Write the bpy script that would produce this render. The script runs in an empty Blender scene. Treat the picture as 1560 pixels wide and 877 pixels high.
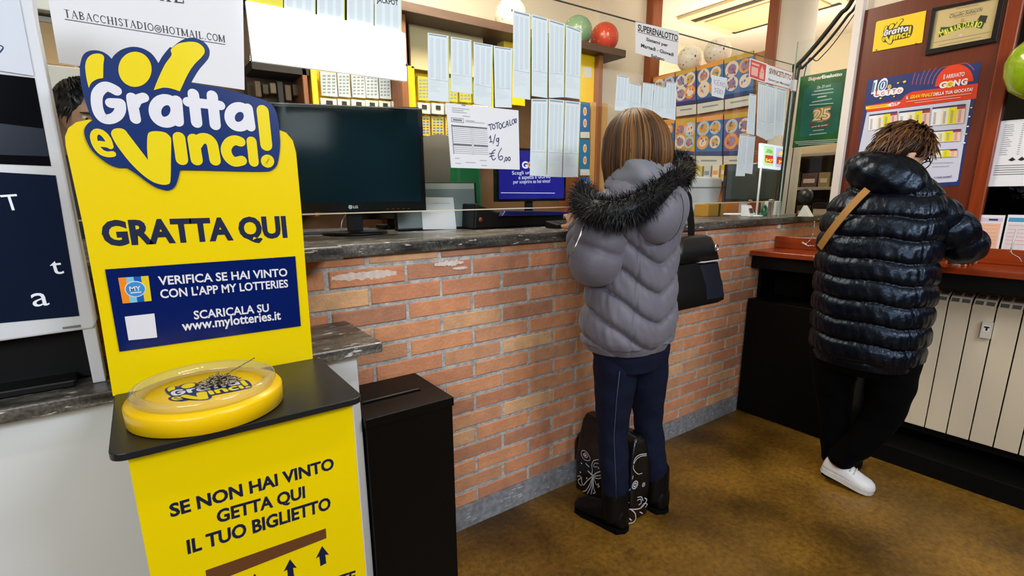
import bpy, bmesh, math, random
from mathutils import Vector, Matrix
random.seed(7)
sc = bpy.context.scene
COL = sc.collection

# ---------------------------------------------------------------- camera, world, lights, exposure
F_PX, PPX, PPY, YAW, PITCH, ROLL, CAM_H = 771.7, 763.8, 475.9, .9606, .2270, .0098, 1.30
def cam_axes():
    cy, sy, cp, sp, cr, sr = math.cos(YAW), math.sin(YAW), math.cos(PITCH), math.sin(PITCH), math.cos(ROLL), math.sin(ROLL)
    f = Vector((cy*cp, sy*cp, -sp)); r = Vector((sy, -cy, 0)); d = f.cross(r)
    return cr*r + sr*d, -sr*r + cr*d, f
AX_R, AX_D, AX_F = cam_axes()
CAM = Vector((0, 0, CAM_H))
cd = bpy.data.cameras.new('camera'); cam = bpy.data.objects.new('camera', cd); COL.objects.link(cam)
cd.sensor_width = 36; cd.lens = F_PX/1560*36
cd.shift_x = (780-PPX)/1560; cd.shift_y = (PPY-438.5)/1560
cd.clip_start = .02
mw = Matrix((( AX_R.x, -AX_D.x, -AX_F.x, 0), (AX_R.y, -AX_D.y, -AX_F.y, 0), (AX_R.z, -AX_D.z, -AX_F.z, CAM_H), (0, 0, 0, 1)))
cam.matrix_world = mw
sc.camera = cam

vs = sc.view_settings
vs.view_transform = 'Standard'; vs.look = 'None'; vs.gamma = 1; vs.exposure = 0.0; vs.use_curve_mapping = False
sc.cycles.use_denoising = True
sc.cycles.max_bounces = 8; sc.cycles.transparent_max_bounces = 24; sc.cycles.caustics_reflective = False; sc.cycles.caustics_refractive = False

w = bpy.data.worlds.new('world'); sc.world = w; w.use_nodes = True
w.node_tree.nodes['Background'].inputs[0].default_value = (.75, .85, 1, 1)
w.node_tree.nodes['Background'].inputs[1].default_value = .05

def area(name, loc, target, sx, sy, power, color=(1, 1, 1), spread=None):
    l = bpy.data.lights.new(name, 'AREA'); l.shape = 'RECTANGLE'; l.size = sx; l.size_y = sy; l.energy = power; l.color = color
    if spread: l.spread = spread
    o = bpy.data.objects.new(name, l); COL.objects.link(o); o.location = loc
    o.rotation_euler = (Vector(target)-Vector(loc)).to_track_quat('-Z', 'Y').to_euler()
    return o
area('shop_window_daylight', (-1.9, -2.1, 2.42), (1.2, 1.4, .8), 2.4, 1.0, 90, (.88, .94, 1))
area('unseen_high_daylight', (1.54, -1.5, 2.55), (1.7, 1.4, 1.1), 1.3, .42, 52, (.9, .95, 1))  # unseen daylight strip, placed so its mirror image falls on the white panel
area('ceiling_tube_customer', (.7, .35, 2.93), (.7, .35, 0), 1.3, .12, 14, (1, .97, .92))
area('counter_ceiling_light', (1.3, 2.35, 2.85), (1.4, 2.6, 1.0), 1.8, .3, 76, (1, .86, .66))
area('side_room_light', (4.6, 2.5, 1.9), (4.7, 2.7, 3), .9, .9, 36, (1, .9, .74))
area('corner_room_light', (4.2, 1.0, 2.8), (4.3, 1.2, 1), .6, .6, 15, (1, .93, .8))

# ---------------------------------------------------------------- helpers
def ray(px, py):
    return AX_R*((px-PPX)/F_PX) + AX_D*((py-PPY)/F_PX) + AX_F
def PT(px, py, axis, val):
    d = ray(px, py); t = (val-CAM[axis])/d[axis]
    return CAM + d*t
def lin(c):
    f = lambda v: v/12.92 if v <= .04045 else ((v+.055)/1.055)**2.4
    return (f(c[0]/255), f(c[1]/255), f(c[2]/255), 1)
MATS = {}
def M(name, rgb=None, rough=.5, metal=0, emit=None, estr=1, coat=0, spec=.5, noise=None, bump=None, trans=0, sheen=0):
    """noise = (scale, amount, second rgb, stretch xyz)  bump = (scale, strength)"""
    if name in MATS: return MATS[name]
    m = bpy.data.materials.new(name); m.use_nodes = True; MATS[name] = m
    nt = m.node_tree; b = nt.nodes['Principled BSDF']
    b.inputs['Base Color'].default_value = lin(rgb); b.inputs['Roughness'].default_value = rough; b.inputs['Metallic'].default_value = metal
    b.inputs['Specular IOR Level'].default_value = spec
    if coat: b.inputs['Coat Weight'].default_value = coat; b.inputs['Coat Roughness'].default_value = .05
    if sheen: b.inputs['Sheen Weight'].default_value = sheen
    if trans: b.inputs['Transmission Weight'].default_value = trans
    if emit: b.inputs['Emission Color'].default_value = lin(emit); b.inputs['Emission Strength'].default_value = estr
    tc = None
    if noise or bump: tc = nt.nodes.new('ShaderNodeTexCoord')
    if noise:
        mp = nt.nodes.new('ShaderNodeMapping'); nt.links.new(tc.outputs['Object'], mp.inputs['Vector'])
        if len(noise) > 3: mp.inputs['Scale'].default_value = noise[3]
        n = nt.nodes.new('ShaderNodeTexNoise'); n.inputs['Scale'].default_value = noise[0]; n.inputs['Detail'].default_value = 6
        nt.links.new(mp.outputs[0], n.inputs['Vector'])
        cr = nt.nodes.new('ShaderNodeValToRGB'); k = noise[1]
        cr.color_ramp.elements[0].position = .5-k/2; cr.color_ramp.elements[1].position = .5+k/2
        cr.color_ramp.elements[0].color = lin(rgb); cr.color_ramp.elements[1].color = lin(noise[2])
        nt.links.new(n.outputs['Fac'], cr.inputs[0]); nt.links.new(cr.outputs[0], b.inputs['Base Color'])
    if bump:
        n2 = nt.nodes.new('ShaderNodeTexNoise'); n2.inputs['Scale'].default_value = bump[0]; n2.inputs['Detail'].default_value = 4
        nt.links.new(tc.outputs['Object'], n2.inputs['Vector'])
        bp = nt.nodes.new('ShaderNodeBump'); bp.inputs['Strength'].default_value = bump[1]; bp.inputs['Distance'].default_value = .01
        nt.links.new(n2.outputs['Fac'], bp.inputs['Height']); nt.links.new(bp.outputs[0], b.inputs['Normal'])
    return m
def glass_mat(name, tint=(1, 1, 1), ior=1.45, rough=.0):
    if name in MATS: return MATS[name]
    m = bpy.data.materials.new(name); m.use_nodes = True; MATS[name] = m
    nt = m.node_tree; nt.nodes.clear()
    o = nt.nodes.new('ShaderNodeOutputMaterial'); mx = nt.nodes.new('ShaderNodeMixShader'); t = nt.nodes.new('ShaderNodeBsdfTransparent')
    g = nt.nodes.new('ShaderNodeBsdfGlossy'); fr = nt.nodes.new('ShaderNodeFresnel')
    t.inputs[0].default_value = (*tint, 1); g.inputs['Roughness'].default_value = rough; fr.inputs[0].default_value = ior
    ge = nt.nodes.new('ShaderNodeNewGeometry'); mu = nt.nodes.new('ShaderNodeMath'); mu.operation = 'MULTIPLY_ADD'; mu.inputs[1].default_value = -1; mu.inputs[2].default_value = 1
    nt.links.new(ge.outputs['Backfacing'], mu.inputs[0]); m2 = nt.nodes.new('ShaderNodeMath'); m2.operation = 'MULTIPLY'; nt.links.new(mu.outputs[0], m2.inputs[0]); nt.links.new(fr.outputs[0], m2.inputs[1])
    nt.links.new(m2.outputs[0], mx.inputs[0]); nt.links.new(t.outputs[0], mx.inputs[1]); nt.links.new(g.outputs[0], mx.inputs[2]); nt.links.new(mx.outputs[0], o.inputs[0])
    return m

def world_off(o):
    v = Vector((0, 0, 0))
    while o: v += Vector(o.location); o = o.parent
    return v
def tag(o, label=None, cat=None, group=None, kind=None):
    if label: o['label'] = label
    if cat: o['category'] = cat
    if group: o['group'] = group
    if kind: o['kind'] = kind
    return o
def thing(name, loc, label, cat, group=None):
    o = bpy.data.objects.new(name, None); COL.objects.link(o); o.location = loc; o.empty_display_size = .05
    return tag(o, label, cat, group)

class MB:
    """collects shapes; build() links them as ONE mesh object"""
    def __init__(s): s.v = []; s.f = []; s.m = []; s.mats = []; s.sm = []
    def mi(s, mat):
        if mat not in s.mats: s.mats.append(mat)
        return s.mats.index(mat)
    def add(s, vs, fs, mat, smooth=False):
        o = len(s.v); k = s.mi(mat); s.v += [Vector(p) for p in vs]
        for f in fs: s.f.append([i+o for i in f]); s.m.append(k); s.sm.append(smooth)
        return s
    def box(s, x0, x1, y0, y1, z0, z1, mat):
        v = [(x, y, z) for z in (z0, z1) for y in (y0, y1) for x in (x0, x1)]
        return s.add(v, [(0, 2, 3, 1), (4, 5, 7, 6), (0, 1, 5, 4), (2, 6, 7, 3), (0, 4, 6, 2), (1, 3, 7, 5)], mat)
    def hexa(s, b, t, mat):
        """two matching 4-point loops"""
        return s.add(list(b)+list(t), [(3, 2, 1, 0), (4, 5, 6, 7), (0, 1, 5, 4), (1, 2, 6, 5), (2, 3, 7, 6), (3, 0, 4, 7)], mat)
    def prism(s, loop, d, mat):
        """3-D loop extruded by vector d"""
        n = len(loop); d = Vector(d); a = [Vector(p) for p in loop]
        return s.add(a+[p+d for p in a], [list(range(n))[::-1], list(range(n, 2*n))]+[(i, (i+1) % n, n+(i+1) % n, n+i) for i in range(n)], mat)
    def tube(s, pts, r, mat, seg=10, caps=True, smooth=True, closed=False):
        pts = [Vector(p) for p in pts]; n = len(pts); rings = []; up = None
        for i, p in enumerate(pts):
            if closed: t = pts[(i+1) % n]-pts[i-1]
            else: t = pts[min(i+1, n-1)]-pts[max(i-1, 0)]
            if t.length < 1e-9: t = Vector((0, 0, 1))
            t.normalize()
            if up is None: up = Vector((0, 0, 1)) if abs(t.z) < .9 else Vector((1, 0, 0))
            a = t.cross(up)
            if a.length < 1e-6: a = t.cross(Vector((1, 0, 0)))
            a.normalize(); up = a.cross(t); rr = r[i] if hasattr(r, '__len__') else r
            rings.append([p+(a*math.cos(2*math.pi*k/seg)+up*math.sin(2*math.pi*k/seg))*rr for k in range(seg)])
        return s.loft(rings, mat, caps and not closed, smooth, closed)
    def loft(s, rings, mat, caps=True, smooth=True, closed=False):
        n = len(rings[0]); vs = [p for r in rings for p in r]; fs = []
        L = len(rings)
        for i in range(L if closed else L-1):
            j = (i+1) % L
            for k in range(n): fs.append((i*n+k, i*n+(k+1) % n, j*n+(k+1) % n, j*n+k))
        if caps: fs.append(list(range(n))[::-1]); fs.append([(L-1)*n+k for k in range(n)])
        return s.add(vs, fs, mat, smooth)
    def lathe(s, prof, c, mat, seg=32, axis=2, smooth=True):
        """prof = [(radius, height)]"""
        rings = []
        for r, h in prof:
            ring = []
            for k in range(seg):
                a = 2*math.pi*k/seg; p = [r*math.cos(a), r*math.sin(a), h]
                if axis == 1: p = [p[0], h, p[1]]
                if axis == 0: p = [h, p[0], p[1]]
                ring.append(Vector(c)+Vector(p))
            rings.append(ring)
        return s.loft(rings, mat, True, smooth)
    def ball(s, c, r, mat, seg=20, rows=12, sc3=(1, 1, 1)):
        rings = []
        for i in range(rows+1):
            a = -math.pi/2+math.pi*i/rows; rr = max(math.cos(a), .002)*r
            rings.append([Vector((c[0]+sc3[0]*rr*math.cos(2*math.pi*k/seg), c[1]+sc3[1]*rr*math.sin(2*math.pi*k/seg), c[2]+sc3[2]*r*math.sin(a))) for k in range(seg)])
        return s.loft(rings, mat, True, True)
    def build(s, name, parent=None, bevel=0, label=None, cat=None, group=None, kind=None, seg=2, origin=None):
        me = bpy.data.meshes.new(name)
        if parent is not None: off = world_off(parent)
        elif origin is not None: off = Vector(origin)
        else:
            xs = [p.x for p in s.v]; ys = [p.y for p in s.v]; zs = [p.z for p in s.v]
            off = Vector(((min(xs)+max(xs))/2, (min(ys)+max(ys))/2, min(zs)))
        me.from_pydata([tuple(p-off) for p in s.v], [], s.f)
        for m in s.mats: me.materials.append(m)
        me.polygons.foreach_set('material_index', s.m); me.polygons.foreach_set('use_smooth', s.sm)
        me.update()
        o = bpy.data.objects.new(name, me); COL.objects.link(o)
        if parent is not None: o.parent = parent
        else: o.location = off
        if bevel:
            b = o.modifiers.new('bevel', 'BEVEL'); b.width = bevel; b.segments = seg; b.limit_method = 'ANGLE'; b.angle_limit = math.radians(40)
        return tag(o, label, cat, group, kind)

def fix_normals(o):
    bm = bmesh.new(); bm.from_mesh(o.data); bmesh.ops.recalc_face_normals(bm, faces=bm.faces); bm.to_mesh(o.data); bm.free()
    return o

def smooth_loop(p, n=6, closed=True):
    """Catmull-Rom through 2-D points; a point given as (x, y, 1) stays a corner"""
    out = []; L = len(p)
    for i in range(L if closed else L-1):
        g = lambda j: p[j % L] if closed else p[max(0, min(L-1, j))]
        a, b, c, d = g(i-1), g(i), g(i+1), g(i+2)
        if len(b) > 2: a = (2*b[0]-c[0], 2*b[1]-c[1])
        if len(c) > 2: d = (2*c[0]-b[0], 2*c[1]-b[1])
        for k in range(n):
            t = k/n; q = []
            for e in (0, 1):
                q.append(.5*(2*b[e]+(c[e]-a[e])*t+(2*a[e]-5*b[e]+4*c[e]-d[e])*t*t+(3*b[e]-a[e]-3*c[e]+d[e])*t**3))
            out.append(tuple(q))
    if not closed: out.append(tuple(p[-1][:2]))
    return out

_TX = {}
def text_geo(s, bold=0.0):
    """flat outline of a line of text at size 1"""
    key = (s, bold)
    if key in _TX: return _TX[key]
    cu = bpy.data.curves.new('t', 'FONT'); cu.body = s; cu.size = 1; cu.resolution_u = 3; cu.offset = bold; cu.fill_mode = 'FRONT'
    ob = bpy.data.objects.new('t', cu); COL.objects.link(ob)
    bpy.context.view_layer.update()
    me = bpy.data.meshes.new_from_object(ob)
    v = [(q.co.x, q.co.y) for q in me.vertices]; f = [list(p.vertices) for p in me.polygons]
    bpy.data.objects.remove(ob); bpy.data.curves.remove(cu); bpy.data.meshes.remove(me)
    if not v: v = [(0, 0)]
    x0 = min(q[0] for q in v); x1 = max(q[0] for q in v)
    _TX[key] = ([(q[0]-x0, q[1]) for q in v], f, max(x1-x0, .01))
    return _TX[key]

class Plane:
    """a flat face in the place: origin, unit U (right), V (up); N points to the viewer"""
    def __init__(s, O, U, V):
        s.O = Vector(O); s.U = Vector(U).normalized(); s.V = Vector(V).normalized(); s.N = s.U.cross(s.V)
    def pt(s, px, py):
        d = ray(px, py); t = (s.O-CAM).dot(s.N)/d.dot(s.N); q = CAM+d*t-s.O
        return (q.dot(s.U), q.dot(s.V))
    def p3(s, uv, lift=0): return s.O+s.U*uv[0]+s.V*uv[1]+s.N*lift
    def w(s, px, py, lift=0): return s.p3(s.pt(px, py), lift)
def YP(y): return Plane((0, y, 0), (1, 0, 0), (0, 0, 1))
def XP(x): return Plane((x, 0, 0), (0, -1, 0), (0, 0, 1))

class Print:
    """ink on a plane, added into a MB; px=True takes pixel points of the photo's frame, else (u,v) metres"""
    def __init__(s, mb, plane, lift=.0006, step=.0003): s.mb = mb; s.P = plane; s.l = lift; s.st = step
    def uv(s, p, px): return s.P.pt(p[0], p[1]) if px else (p[0], p[1])
    def up(s): s.l += s.st; return s
    def poly(s, pts, mat, px=True, smooth=0, lift=None):
        p = smooth_loop(pts, smooth) if smooth else pts
        q = [s.uv(a, px) for a in p]
        a = sum(q[i][0]*q[(i+1) % len(q)][1]-q[(i+1) % len(q)][0]*q[i][1] for i in range(len(q)))
        if a < 0: q = q[::-1]
        s.l += 2e-6
        s.mb.add([s.P.p3(a, s.l if lift is None else lift) for a in q], [list(range(len(q)))], mat)
    def rect(s, u0, v0, u1, v1, mat): s.poly([(u0, v0), (u1, v0), (u1, v1), (u0, v1)], mat, px=False)
    def quad(s, c, a0, b0, a1, b1, mat):
        """rectangle in the fractional coordinates of the pixel quad c = [tl, tr, br, bl]"""
        s.poly([s.bil(c, a, b) for a, b in ((a0, b0), (a1, b0), (a1, b1), (a0, b1))], mat, px=False)
    def bil(s, c, a, b):
        q = [s.P.pt(*p) for p in c]
        return tuple((1-b)*((1-a)*q[0][e]+a*q[1][e])+b*((1-a)*q[3][e]+a*q[2][e]) for e in (0, 1))
    def disc(s, c, ru, rv, mat, n=28, px=False):
        c = s.uv(c, px); s.l += 6e-6
        s.poly([(c[0]+ru*math.cos(2*math.pi*k/n), c[1]+rv*math.sin(2*math.pi*k/n)) for k in range(n)], mat, px=False)
    def stroke(s, pts, wd, mat, px=True, smooth=5, closed=False, caps=True):
        p = smooth_loop(pts, smooth, closed) if smooth and len(pts) > 2 else [q[:2] for q in pts]
        q = [Vector(s.uv(a, px)) for a in p]; r = wd/2; n = len(q)
        if px:
            d = (s.P.w(*p[0])-CAM).dot(AX_F); r = wd/2/F_PX*d
        L, R = [], []
        for i in range(n):
            t = (q[(i+1) % n]-q[i-1]) if closed else (q[min(i+1, n-1)]-q[max(i-1, 0)])
            if t.length < 1e-9: t = Vector((1, 0))
            t.normalize(); k = Vector((-t.y, t.x))*r
            L.append(q[i]+k); R.append(q[i]-k)
        s.l += 8e-6
        vs = [s.P.p3(a, s.l) for a in L]+[s.P.p3(a, s.l) for a in R]
        fs = [(n+i, n+(i+1) % n, (i+1) % n, i) for i in range(n if closed else n-1)]
        s.mb.add(vs, fs, mat)
        if caps and not closed:
            for c in (q[0], q[-1]): s.disc((c.x, c.y), r, r, mat, 14)
    def text(s, t, a, b, mat, h=None, top=None, bold=.0, px=True, shear=0, sq=None):
        """baseline from a to b (fits the width); h = cap height in metres or top = a point at cap height"""
        A = Vector(s.uv(a, px)); B = Vector(s.uv(b, px)); D = B-A; wd = D.length; D.normalize(); Nn = Vector((-D.y, D.x))
        v, f, W = text_geo(t, bold); kx = wd/W
        if top is not None: h = (Vector(s.uv(top, px))-A).dot(Nn)
        ky = h/.70 if h else kx
        s.mb.add([s.P.p3(A+D*(x*kx+shear*y*ky)+Nn*(y*ky), s.l) for x, y in v], f, mat)
    def ctext(s, t, c, wd, mat, h=None, bold=0, shear=0):
        s.text(t, (c[0]-wd/2, c[1]), (c[0]+wd/2, c[1]), mat, h=h, bold=bold, px=False, shear=shear)

def sheet(name, plane, corners, mat, thick=.0012, lift=.0, parent=None, **tg):
    """a sheet of paper / board whose four corners (tl, tr, br, bl) are given in the photo's frame"""
    mb = MB(); q = [plane.p3(plane.pt(*c), lift) for c in corners][::-1]
    mb.prism(q, plane.N*thick, mat)
    return mb, Print(mb, plane, lift+thick+.0003)

# ---------------------------------------------------------------- materials of the shell
def granite():
    m = M('granite', (60, 58, 56), .32, spec=.5); nt = m.node_tree; b = nt.nodes['Principled BSDF']
    tc = nt.nodes.new('ShaderNodeTexCoord')
    def nz(scale, stretch, p0, p1, c0, c1, det=8):
        mp = nt.nodes.new('ShaderNodeMapping'); mp.inputs['Scale'].default_value = stretch; nt.links.new(tc.outputs['Object'], mp.inputs[0])
        n = nt.nodes.new('ShaderNodeTexNoise'); n.inputs['Scale'].default_value = scale; n.inputs['Detail'].default_value = det; nt.links.new(mp.outputs[0], n.inputs['Vector'])
        r = nt.nodes.new('ShaderNodeValToRGB'); r.color_ramp.elements[0].position = p0; r.color_ramp.elements[1].position = p1
        r.color_ramp.elements[0].color = lin(c0); r.color_ramp.elements[1].color = lin(c1); nt.links.new(n.outputs['Fac'], r.inputs[0]); return r
    a = nz(16, (.35, 1.6, 2.6), .3, .72, (30, 29, 28), (132, 128, 121))
    f = nz(62, (.34, 1.2, 1.5), .62, .69, (0, 0, 0), (255, 255, 255), 4)
    g = nz(160, (1, 1, 1), .3, .7, (120, 120, 120), (255, 255, 255), 2)
    m1 = nt.nodes.new('ShaderNodeMix'); m1.data_type = 'RGBA'; m1.blend_type = 'MULTIPLY'; m1.inputs[0].default_value = .8
    nt.links.new(a.outputs[0], m1.inputs[6]); nt.links.new(g.outputs[0], m1.inputs[7])
    m2 = nt.nodes.new('ShaderNodeMix'); m2.data_type = 'RGBA'; nt.links.new(f.outputs[0], m2.inputs[0]); nt.links.new(m1.outputs[2], m2.inputs[6]); m2.inputs[7].default_value = lin((205, 203, 200))
    nt.links.new(m2.outputs[2], b.inputs['Base Color']); return m
GRANITE = granite()
def floor_mat():
    m = M('floor_linoleum', (72, 50, 16), .36, spec=.4, noise=(2.3, .38, (154, 114, 44)), bump=(60, .05)); nt = m.node_tree; b = nt.nodes['Principled BSDF']
    src = b.inputs['Base Color'].links[0].from_socket
    tc = nt.nodes['Texture Coordinate']; n = nt.nodes.new('ShaderNodeTexNoise'); n.inputs['Scale'].default_value = 46; n.inputs['Detail'].default_value = 12; n.inputs['Roughness'].default_value = .7
    nt.links.new(tc.outputs['Object'], n.inputs['Vector']); r = nt.nodes.new('ShaderNodeValToRGB')
    r.color_ramp.elements[0].position = .36; r.color_ramp.elements[1].position = .66; r.color_ramp.elements[0].color = (.42, .40, .36, 1); r.color_ramp.elements[1].color = (1.25, 1.2, 1.05, 1)
    nt.links.new(n.outputs['Fac'], r.inputs[0])
    x = nt.nodes.new('ShaderNodeMix'); x.data_type = 'RGBA'; x.blend_type = 'MULTIPLY'; x.inputs[0].default_value = .75
    nt.links.new(src, x.inputs[6]); nt.links.new(r.outputs[0], x.inputs[7]); nt.links.new(x.outputs[2], b.inputs['Base Color']); return m
FLOOR = floor_mat()
WOODR = M('mahogany_panel', (86, 30, 9), .36, noise=(9, .7, (112, 44, 16), (6, 6, .35)))
WOODF = M('mahogany_frame', (104, 36, 10), .3, noise=(9, .7, (148, 62, 22), (6, 6, .35)))
WOODD = M('desk_wood', (110, 36, 12), .22, noise=(8, .7, (160, 66, 24), (6, .4, 6)))
WOODB = M('brown_post_wood', (112, 66, 34), .45, noise=(10, .6, (150, 92, 50), (6, 6, .4)))
SHELFW = M('walnut_shelf', (70, 50, 40), .5, noise=(8, .6, (96, 70, 54), (.4, 6, 6)))
CREAM = M('cream_paint', (226, 212, 188), .8, bump=(40, .03))
CEILP = M('ceiling_paint', (226, 218, 204), .85)
WHITEP = M('white_panel', (214, 218, 222), .5)
BLACKW = M('black_laminate', (5, 5, 5), .55, spec=.15)
PLINTH = M('grey_plinth_paint', (122, 124, 130), .4, noise=(40, .25, (150, 152, 158)))
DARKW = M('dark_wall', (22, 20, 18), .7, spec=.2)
STEEL = M('steel', (200, 200, 200), .22, 1)
GLASS = glass_mat('clear_glass', (.965, .985, .975))

WY, GY, XR = 1.566, 1.586, 3.14

def st(mb, name, bevel=0, parent=None): return mb.build(name, parent, bevel, kind='structure', origin=(0, 0, 0) if parent is None else None)

st(MB().box(-3.2, 6.2, -3.2, 5.0, -.1, 0, FLOOR), 'floor')
st(MB().box(-3.2, 6.2, -3.2, 5.0, 3.0, 3.1, CEILP), 'ceiling')
st(MB().box(-3.3, -3.2, -3.2, 5.0, 0, 3.0, CREAM), 'wall_left')
st(MB().box(-3.2, 3.12, 3.3, 3.4, 0, 3.0, CREAM), 'wall_back')
st(MB().box(3.12, 3.72, 3.1, 3.4, 0, 3.0, CREAM), 'wall_pilaster')
# customer side right wall: paint above, mahogany panel, black below the desk
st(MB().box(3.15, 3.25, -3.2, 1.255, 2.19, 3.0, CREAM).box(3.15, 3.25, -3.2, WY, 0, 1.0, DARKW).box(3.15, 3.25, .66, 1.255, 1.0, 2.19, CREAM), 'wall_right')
st(MB().box(6.1, 6.2, -3.2, 5.0, 0, 3.0, CREAM), 'wall_side')
st(MB().box(3.25, 6.2, .55, .65, 0, 3.0, CREAM), 'wall_corner')

# bricks: one mesh, every brick with its own shade
def brick_mat():
    m = M('brick', (190, 122, 84), .82, bump=(90, .35)); nt = m.node_tree; b = nt.nodes['Principled BSDF']
    g = nt.nodes.new('ShaderNodeNewGeometry'); r = nt.nodes.new('ShaderNodeValToRGB'); e = r.color_ramp.elements
    e[0].position = 0; e[0].color = lin((174, 124, 98)); e[1].position = 1; e[1].color = lin((222, 176, 130))
    for p, c in ((.3, (206, 140, 102)), (.6, (216, 152, 110)), (.85, (200, 146, 110))): k = e.new(p); k.color = lin(c)
    nt.links.new(g.outputs['Random Per Island'], r.inputs[0])
    tc = nt.nodes['Texture Coordinate']; n = nt.nodes.new('ShaderNodeTexNoise'); n.inputs['Scale'].default_value = 22; n.inputs['Detail'].default_value = 8; nt.links.new(tc.outputs['Object'], n.inputs['Vector'])
    q = nt.nodes.new('ShaderNodeValToRGB'); q.color_ramp.elements[0].position = .3; q.color_ramp.elements[1].position = .7; q.color_ramp.elements[0].color = (.86, .86, .88, 1); q.color_ramp.elements[1].color = (1.12, 1.1, 1.08, 1); nt.links.new(n.outputs['Fac'], q.inputs[0])
    x = nt.nodes.new('ShaderNodeMix'); x.data_type = 'RGBA'; x.blend_type = 'MULTIPLY'; x.inputs[0].default_value = 1; nt.links.new(r.outputs[0], x.inputs[6]); nt.links.new(q.outputs[0], x.inputs[7])
    nt.links.new(x.outputs[2], b.inputs['Base Color']); return m
BRICK = brick_mat()
MORTAR = M('mortar', (150, 150, 150), .95, noise=(50, .4, (200, 199, 196)), bump=(120, .6))
LIME = M('efflorescence', (226, 216, 210), .95, noise=(60, .5, (206, 180, 166)))
mb = MB(); mb.box(-1.6, 3.9, WY+.004, WY+.14, .0, 1.118, MORTAR)
rb = random.Random(3); row = 0; zt = 1.150
while zt > .10:
    z1 = min(zt-.006, 1.117); z0 = max(zt-.0665+.0055, .094)
    x = .575-.262*9 + (0 if row % 2 == 0 else .131)
    while x < 3.88:
        j = rb.uniform(-.004, .004); a, b_ = x+.0055, x+.262-.0055+j; h = rb.uniform(-.0012, .0012); d = rb.uniform(-.0015, .0015)
        if z1-z0 > .01:
            k = .0035
            F0 = [(a, WY+.03, z0+h), (b_, WY+.03, z0+h), (b_, WY+.03, z1+h), (a, WY+.03, z1+h)]
            F1 = [(a, WY+k+d, z0+h), (b_, WY+k+d, z0+h), (b_, WY+k+d, z1+h), (a, WY+k+d, z1+h)]
            F2 = [(a+k, WY+d, z0+h+k), (b_-k, WY+d, z0+h+k), (b_-k, WY+d, z1+h-k), (a+k, WY+d, z1+h-k)]
            mb.add(F0+F1+F2, [(0, 1, 5, 4), (1, 2, 6, 5), (2, 3, 7, 6), (3, 0, 4, 7), (4, 5, 9, 8), (5, 6, 10, 9), (6, 7, 11, 10), (7, 4, 8, 11), (8, 9, 10, 11)], BRICK)
        x += .262
    zt -= .0665; row += 1
# lime bloom on two bricks under the counter
pb = Print(mb, YP(WY-.0018), 0)
def blotch(px0, px1, py, hh, seed, k=26):
    r2 = random.Random(seed); up, lo = [], []
    for i in range(k+1):
        t = i/k; X = px0+(px1-px0)*t; Y = py+(-.09)*(X-px0); e = math.sin(math.pi*min(max(t, .04), .96))**.4
        up.append((X, Y-hh*e*r2.uniform(.5, 1))); lo.append((X, Y+hh*e*r2.uniform(.5, 1)))
    pb.poly(up+lo[::-1], LIME)
blotch(505, 604, 424, 8, 2); blotch(662, 706, 403, 5, 5); blotch(690, 712, 409, 3, 8)
st(mb, 'wall_front')
mb = MB(); mb.box(.3, 2.838, WY-.014, WY+.01, 0, .094, PLINTH)
FLK = M('chipped_paint', (206, 208, 210), .8); r2 = random.Random(11); pk = Print(mb, YP(WY-.0146), 0)
for i in range(120):
    u = r2.uniform(.72, 2.8); v = r2.uniform(.02, .088); l = r2.uniform(.006, .026); pk.poly([(u, v), (u+l, v+.001), (u+l*.8, v+.004), (u+l*.2, v+.003)], FLK, px=False)
st(mb, 'baseboard_front')

# posts, frames and panels of the right wall
st(MB().box(3.1, 3.15, 1.255, 1.292, .99, 3.0, M('white_frame', (222, 214, 208), .5)), 'trim_1', .003)
st(MB().box(3.128, 3.15, .712, 1.255, 1.0, 2.19, WOODR), 'wall_panel', .002)
st(MB().box(3.112, 3.15, .66, .712, 1.0, 3.0, WOODF), 'trim_2', .005)
mb = MB(); mb.box(3.136, 3.145, -1.2, .66, 1.0, 2.6, glass_mat('dark_window_glass', (.16, .17, .18), 1.6))
st(mb, 'window_1')
st(MB().box(3.145, 3.15, -1.2, .66, 1.0, 2.19, M('window_backing', (58, 58, 56), .7)), 'window_2')
# opening to the side room: jambs, low partition, round pillar, ceiling of the side room
JAMB = M('orange_jamb', (118, 54, 18), .4, noise=(9, .6, (150, 76, 30), (6, 6, .35)))
st(MB().box(3.66, 3.78, 3.03, 3.1, 0, 3.0, JAMB), 'trim_3', .004)
st(MB().box(3.66, 3.78, 1.985, 2.055, 0, 3.0, JAMB), 'trim_4', .004)
st(MB().box(3.66, 3.78, 2.055, 3.03, 2.86, 3.0, JAMB), 'trim_5', .004)
st(MB().box(3.70, 3.95, 2.055, 3.03, 0, 2.26, M('partition_wood', (176, 112, 52), .5, noise=(8, .6, (196, 132, 66), (6, .4, 6)))), 'wall_partition', .003)
st(MB().lathe([(.105, 0), (.105, 3.0)], (3.62, 1.83, 0), M('pillar_paint', (206, 200, 190), .7), 40), 'pillar')
mb = MB(); mb.box(3.25, 6.1, .65, 5.0, 2.86, 2.9, CEILP)
st(mb, 'ceiling_side')
st(MB().box(3.95, 6.1, 3.75, 3.85, 0, 2.9, CREAM), 'wall_side_back')

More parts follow.
